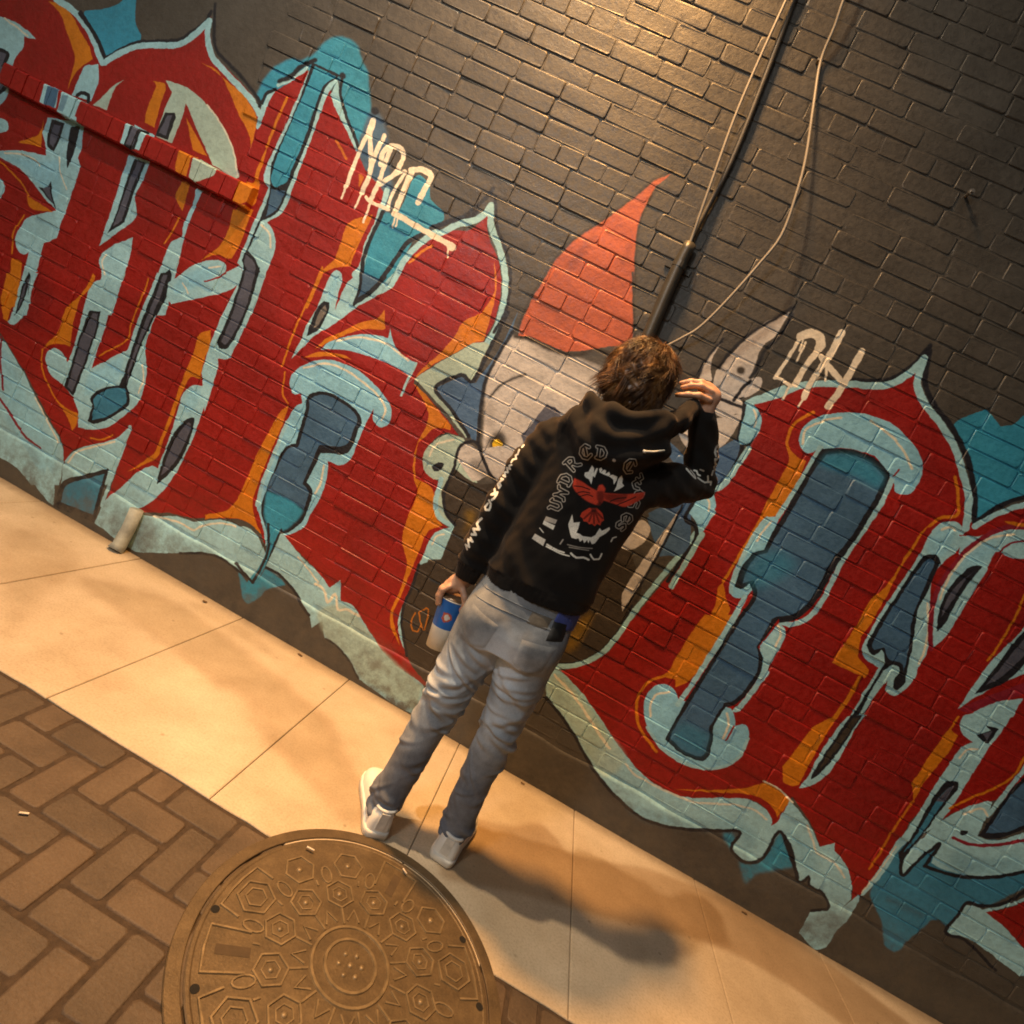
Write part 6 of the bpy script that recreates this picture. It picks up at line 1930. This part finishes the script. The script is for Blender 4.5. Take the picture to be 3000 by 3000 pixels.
def blue_mat():
    m, nt, nd, lk, bs = new_mat('blue_print_band')
    tc = nd.new('ShaderNodeTexCoord')
    d = nd.new('ShaderNodeVectorMath'); d.operation = 'DISTANCE'
    d.inputs[1].default_value = tuple(rot @ Vector((.004, -zr(.68), H_*.68)))
    lk.new(tc.outputs['Object'], d.inputs[0])
    n = noise(nd, lk, tc.outputs['Object'], 90, 2)
    ad = nd.new('ShaderNodeMath'); ad.operation = 'MULTIPLY_ADD'; ad.inputs[1].default_value = .02
    lk.new(n.outputs['Fac'], ad.inputs[0]); lk.new(d.outputs['Value'], ad.inputs[2])
    r = ramp(nd, lk, ad.outputs[0], [(.0, (.75, .70, .65)), (.016, (.62, .14, .07)), (.021, (.50, .10, .06)), (.024, (.020, .15, .52))])
    r.color_ramp.interpolation = 'CONSTANT'
    lk.new(r.outputs['Color'], bs.inputs['Base Color'])
    bs.inputs['Roughness'].default_value = .4
    return m
cup_part('cup_wall', [(.0001, .003), (R0-.002, .003), (R0-.001, 0), (R0, 0), (zr(.44), H_*.44)], M_WHITE)
cup_part('printed_band', [(zr(.44)+.0003, H_*.44), (zr(.985)+.0003, H_*.985)], blue_mat())
cup_part('rim', [(R1, H_*.983), (R1+.0022, H_*.99), (R1+.0022, H_), (R1, H_*1.006), (R1-.002, H_*.995)], M_WHITE)
cup_part('lid', [(R1+.001, H_*.99), (R1+.0005, H_*1.02), (R1-.004, H_*1.045), (R1-.008, H_*1.045), (.0001, H_*1.038)], simple('clear_brown_lid', (.16, .09, .045), .3))

# ------------------------------------------------------------------ conduit, cables and small fittings on the wall
M_PIPE = simple('painted_conduit', (.050, .047, .040), .42, .1, 20, .25, .12, .003)
M_CABLE = simple('grey_cable', (.30, .27, .22), .45, 0, 20, .12, .05, .001)
def wallpt(px, py, off): 
    p = on_plane_y(px, py, WALL_Y-off)
    return Vector(p)
cond = empty('conduit', tuple(wallpt(1860, 1075, .04)))
tag(cond, 'thick dark painted conduit pipe on the wall above the head, thinner towards the top', 'pipe')
b = MB()
pp = [wallpt(1840, 1120, .036), wallpt(1894, 995, .036), wallpt(1978, 800, .036), wallpt(2022, 715, .036)]
b.tube(catmull(pp, False, 4), .0265, 16)
b.build('pipe', M_PIPE, cond, True)
b = MB()
b.tube(catmull([wallpt(2010, 735, .030), wallpt(2048, 655, .022), wallpt(2140, 478, .019), wallpt(2236, 240, .019), wallpt(2325, 0, .019), wallpt(2395, -190, .019), wallpt(2520, -540, .019)], False, 4), .0115, 12)
b.build('upper_pipe', simple('wall_paint_on_pipe', (.062, .056, .047), .5), cond, True)
for q in ((1990, 778),):
    c = wallpt(*q, .034)
    b = MB()
    b.box((c.x-.055, WALL_Y-.008, c.z-.012), (c.x+.055, WALL_Y+.004, c.z+.012))
    b.tube([(c.x, c.y, c.z-.012), (c.x, c.y, c.z+.012)], .030, 16)
    b.build('strap', M_PIPE, cond)
c1 = empty('cable', tuple(wallpt(1975, 800, .05)))
tag(c1, 'straight pale cable running up the wall beside the conduit', 'cable', 'cables on the wall')
b = MB()
cp = [wallpt(1990, 785, .036), wallpt(2016, 728, .040), wallpt(2052, 625, .055), wallpt(2096, 500, .06), wallpt(2150, 350, .055), wallpt(2215, 195, .05), wallpt(2303, 0, .05), wallpt(2390, -190, .05), wallpt(2530, -520, .04)]
b.tube(catmull(cp, False, 5), .0056, 8)
b.build('sheath', M_CABLE, c1, True)
c2 = empty('cable', tuple(wallpt(2000, 989, .04)))
tag(c2, 'slack cable curving across the dark bricks to the right of the straight cable', 'cable', 'cables on the wall')
b = MB()
cp = [wallpt(1880, 1055, .035), wallpt(1953, 1014, .035), wallpt(2000, 989, .05), wallpt(2052, 957, .06), wallpt(2130, 880, .075), wallpt(2222, 776, .09), wallpt(2290, 688, .098), wallpt(2336, 559, .098), wallpt(2362, 455, .085), wallpt(2383, 310, .055), wallpt(2404, 180, .018), wallpt(2445, 78, .035), wallpt(2471, 0, .05), wallpt(2540, -190, .06), wallpt(2660, -520, .05)]
b.tube(catmull(cp, False, 5), .0056, 8)
b.build('sheath', M_CABLE, c2, True)
cl = wallpt(2403, 181, .01)
b = MB(); b.box((cl.x-.014, WALL_Y-.020, cl.z-.004), (cl.x+.006, WALL_Y+.003, cl.z+.004))
b.build('clip', M_CABLE, c2)
bp = wallpt(2828, 575, .0)
bolt = MB(); bolt.tube([(bp.x, WALL_Y+.01, bp.z), (bp.x, WALL_Y-.045, bp.z)], .006, 8); bolt.tube([(bp.x, WALL_Y-.03, bp.z), (bp.x, WALL_Y-.038, bp.z)], .012, 8)
o = bolt.build('wall_bolt', simple('steel_bolt', (.35, .33, .30), .35, .8))
tag(o, 'small steel bolt sticking out of the dark upper right wall', 'bolt')
# short drain pipe at the foot of the wall
dr = MB()
dr.tube([(-1.806, WALL_Y-.026, .215), (-1.803, WALL_Y-.030, .12), (-1.800, WALL_Y-.045, .03), (-1.799, WALL_Y-.062, .004)], [.030, .030, .032, .036], 16)
o = dr.build('drain_pipe', simple('pale_drain', (.33, .36, .33), .6, 0, 25, .3, .2, .004), None, True)
tag(o, 'short pale drain pipe at the foot of the wall, far left', 'pipe')
# bits of litter and gum on the paving
litter = simple('paper_scrap', (.6, .52, .42), .8)
for n, (px, py, L, w) in enumerate(((75, 2372, .020, .006), (910, 2486, .024, .006), (1186, 2552, .020, .005))):
    g_ = on_ground(px, py, .012)
    b = MB()
    a = (.5, 0.05, -.6)[n]
    ca, sa = math.cos(a), math.sin(a)
    z0 = .0105 if n else .0005
    P = [(g_[0]+x*ca-y*sa, g_[1]+x*sa+y*ca) for x, y in ((-L/2, -w/2), (L/2, -w/2*.7), (L/2, w/2), (-L/2, w/2*.8))]
    b.add([(x, y, z0) for x, y in P]+[(x, y, z0+.0025) for x, y in P], [(3, 2, 1, 0), (4, 5, 6, 7), (0, 1, 5, 4), (1, 2, 6, 5), (2, 3, 7, 6), (3, 0, 4, 7)])
    o = b.build('litter_scrap', litter)
    tag(o, ('pale scrap of litter lying on the clay pavers', 'pale scrap of litter on the upper rim of the manhole cover', 'pale scrap of litter on the manhole rim near the right shoe')[n], 'litter', 'litter scraps on the ground')

# ------------------------------------------------------------------ lamps out of view: two assumed from shadows, one added fill
M_LAMP = simple('lamp_metal', (.05, .05, .05), .5, .4)
def glow(name, col, st):
    m, nt, nd, lk, bs = new_mat(name)
    bs.inputs['Emission Color'].default_value = (*col, 1)
    bs.inputs['Emission Strength'].default_value = st
    return m
def lamp_light(name, loc, aim, size, watt, col, parent, spread=170):
    ld = bpy.data.lights.new(name, 'AREA')
    ld.shape = 'DISK'; ld.size = size; ld.energy = watt; ld.color = col
    ld.spread = math.radians(spread)
    lo = bpy.data.objects.new(name, ld); C.objects.link(lo)
    lo.parent = parent
    lo.location = Vector(loc)-parent.location
    lo.rotation_euler = (Vector(aim)-Vector(loc)).to_track_quat('-Z', 'Y').to_euler()
    return lo
# warm gooseneck lamp on the building, unseen, assumed from the shadows
GA = Vector((-1.20, 1.80, 4.75))
ga = empty('assumed_gooseneck_lamp', (GA.x, WALL_Y, GA.z))
tag(ga, 'assumed unseen warm gooseneck wall lamp mounted high on the brick wall', 'lamp')
b = MB()
b.tube(catmull([(GA.x, WALL_Y+.02, GA.z+.25), (GA.x, WALL_Y-.2, GA.z+.36), (GA.x, GA.y+.1, GA.z+.30), (GA.x, GA.y, GA.z+.16)], False, 6), .014, 10)
b.build('arm', M_LAMP, ga, True)
b = MB(); b.lathe([(.03, .17), (.06, .16), (.10, .10), (.20, .03), (.205, .022), (.195, .03), (.09, .105), (.02, .12)], 28, tuple(GA)); b.build('shade', M_LAMP, ga, True)
b = MB(); b.lathe([(.0001, .035), (.045, .05), (.05, .09), (.02, .13)], 16, tuple(GA)); b.build('bulb', glow('sodium_bulb', (1, .55, .2), 30), ga, True)
lamp_light('assumed_gooseneck_light', (GA.x, GA.y, GA.z+.015), (GA.x+1.0, GA.y-.15, 0), .30, 76, (1.0, .48, .13), ga, 84)
# neutral street lamp out of view, assumed from the sharper shadow
GB = Vector((-2.05, 1.02, 5.4))
gb = empty('assumed_street_or_fill_lamp', (-4.6, .2, 0))
tag(gb, 'assumed unseen street lamp post with a warm head reaching over the pavement', 'street lamp')
b = MB(); b.tube([(-4.6, .2, -.03), (-4.6, .2, .4), (-4.6, .2, 5.2)], [.09, .07, .05], 14); b.build('post', M_LAMP, gb, True)
b = MB(); b.tube(catmull([(-4.6, .2, 5.15), (-4.2, .33, 5.55), (-3.2, .65, 5.62), (GB.x-.2, GB.y-.06, GB.z+.10)], False, 6), .03, 10); b.build('arm', M_LAMP, gb, True)
b = MB(); b.box((GB.x-.26, GB.y-.10, GB.z+.02), (GB.x+.26, GB.y+.10, GB.z+.12)); b.build('head', M_LAMP, gb)
b = MB(); b.box((GB.x-.2, GB.y-.07, GB.z+.008), (GB.x+.2, GB.y+.07, GB.z+.018)); b.build('lens', glow('led_lens', (1, .9, .75), 8), gb)
lamp_light('assumed_street_light', (GB.x, GB.y, GB.z), (GB.x+1.6, GB.y+.35, 0), .10, 84, (1.0, .76, .50), gb, 110)

# unseen fill lamp on a post, added behind the camera to light the wall
GC = Vector((-1.9, -1.7, 3.9))
gc = empty('assumed_street_or_fill_lamp', (-3.4, -3.2, 0))
tag(gc, 'added unseen fill lamp on a shorter post behind the camera, facing the mural', 'street lamp')
b = MB(); b.tube([(-3.4, -3.2, -.03), (-3.4, -3.2, .4), (-3.4, -3.2, 3.9)], [.08, .06, .045], 14); b.build('post', M_LAMP, gc, True)
b = MB(); b.tube(catmull([(-3.4, -3.2, 3.85), (-3.0, -2.8, 4.15), (-2.4, -2.2, 4.18), (GC.x-.1, GC.y-.1, GC.z+.12)], False, 6), .028, 10); b.build('arm', M_LAMP, gc, True)
b = MB(); b.lathe([(.02, .22), (.10, .20), (.26, .06), (.30, .03), (.29, .045), (.06, .17)], 28, tuple(GC)); b.build('head', M_LAMP, gc, True)
b = MB(); b.lathe([(.0001, .02), (.12, .04), (.14, .09), (.05, .15)], 20, tuple(GC)); b.build('lens', glow('fill_lamp_lens', (1, .85, .65), 8), gc, True)
lamp_light('mural_fill_light', tuple(GC), (-1.1, WALL_Y, 1.0), .5, 25, (.90, .96, 1.0), gc, 104)

# dry leaf crumbs along the foot of the wall
M_LEAF = simple('dry_leaf', (.12, .07, .03), .9)
rl = random.Random(12)
for (px, py, lab) in ((878, 1920, 'dry leaf crumb by the wall below the pale zigzag star of the mural'), (600, 1764, 'dry leaf crumb by the wall between drain pipe and pointed blue drip'),
                      (1530, 2296, 'dry leaf crumb by the wall just right of the standing legs'), (2180, 2676, 'dry leaf crumb by the wall near the lower right corner')):
    g_ = on_ground(px, py)
    b = MB()
    a = rl.uniform(0, 6.28); L = rl.uniform(.010, .020)
    P = []
    for k in range(7):
        t = 2*math.pi*k/7
        r = L*(.45+.35*rl.random())
        P.append((g_[0]+r*math.cos(t+a)*1.3, g_[1]+r*math.sin(t+a)*.8, .0015+rl.random()*.004))
    P2 = [(x, y, z+.0008) for x, y, z in P]
    b.add(P+P2, [tuple(range(6, -1, -1)), tuple(range(7, 14))]+[(k, (k+1) % 7, (k+1) % 7+7, k+7) for k in range(7)])
    o = b.build('leaf_crumb', M_LEAF)
    tag(o, lab, 'leaf', 'leaf crumbs along the foot of the wall')
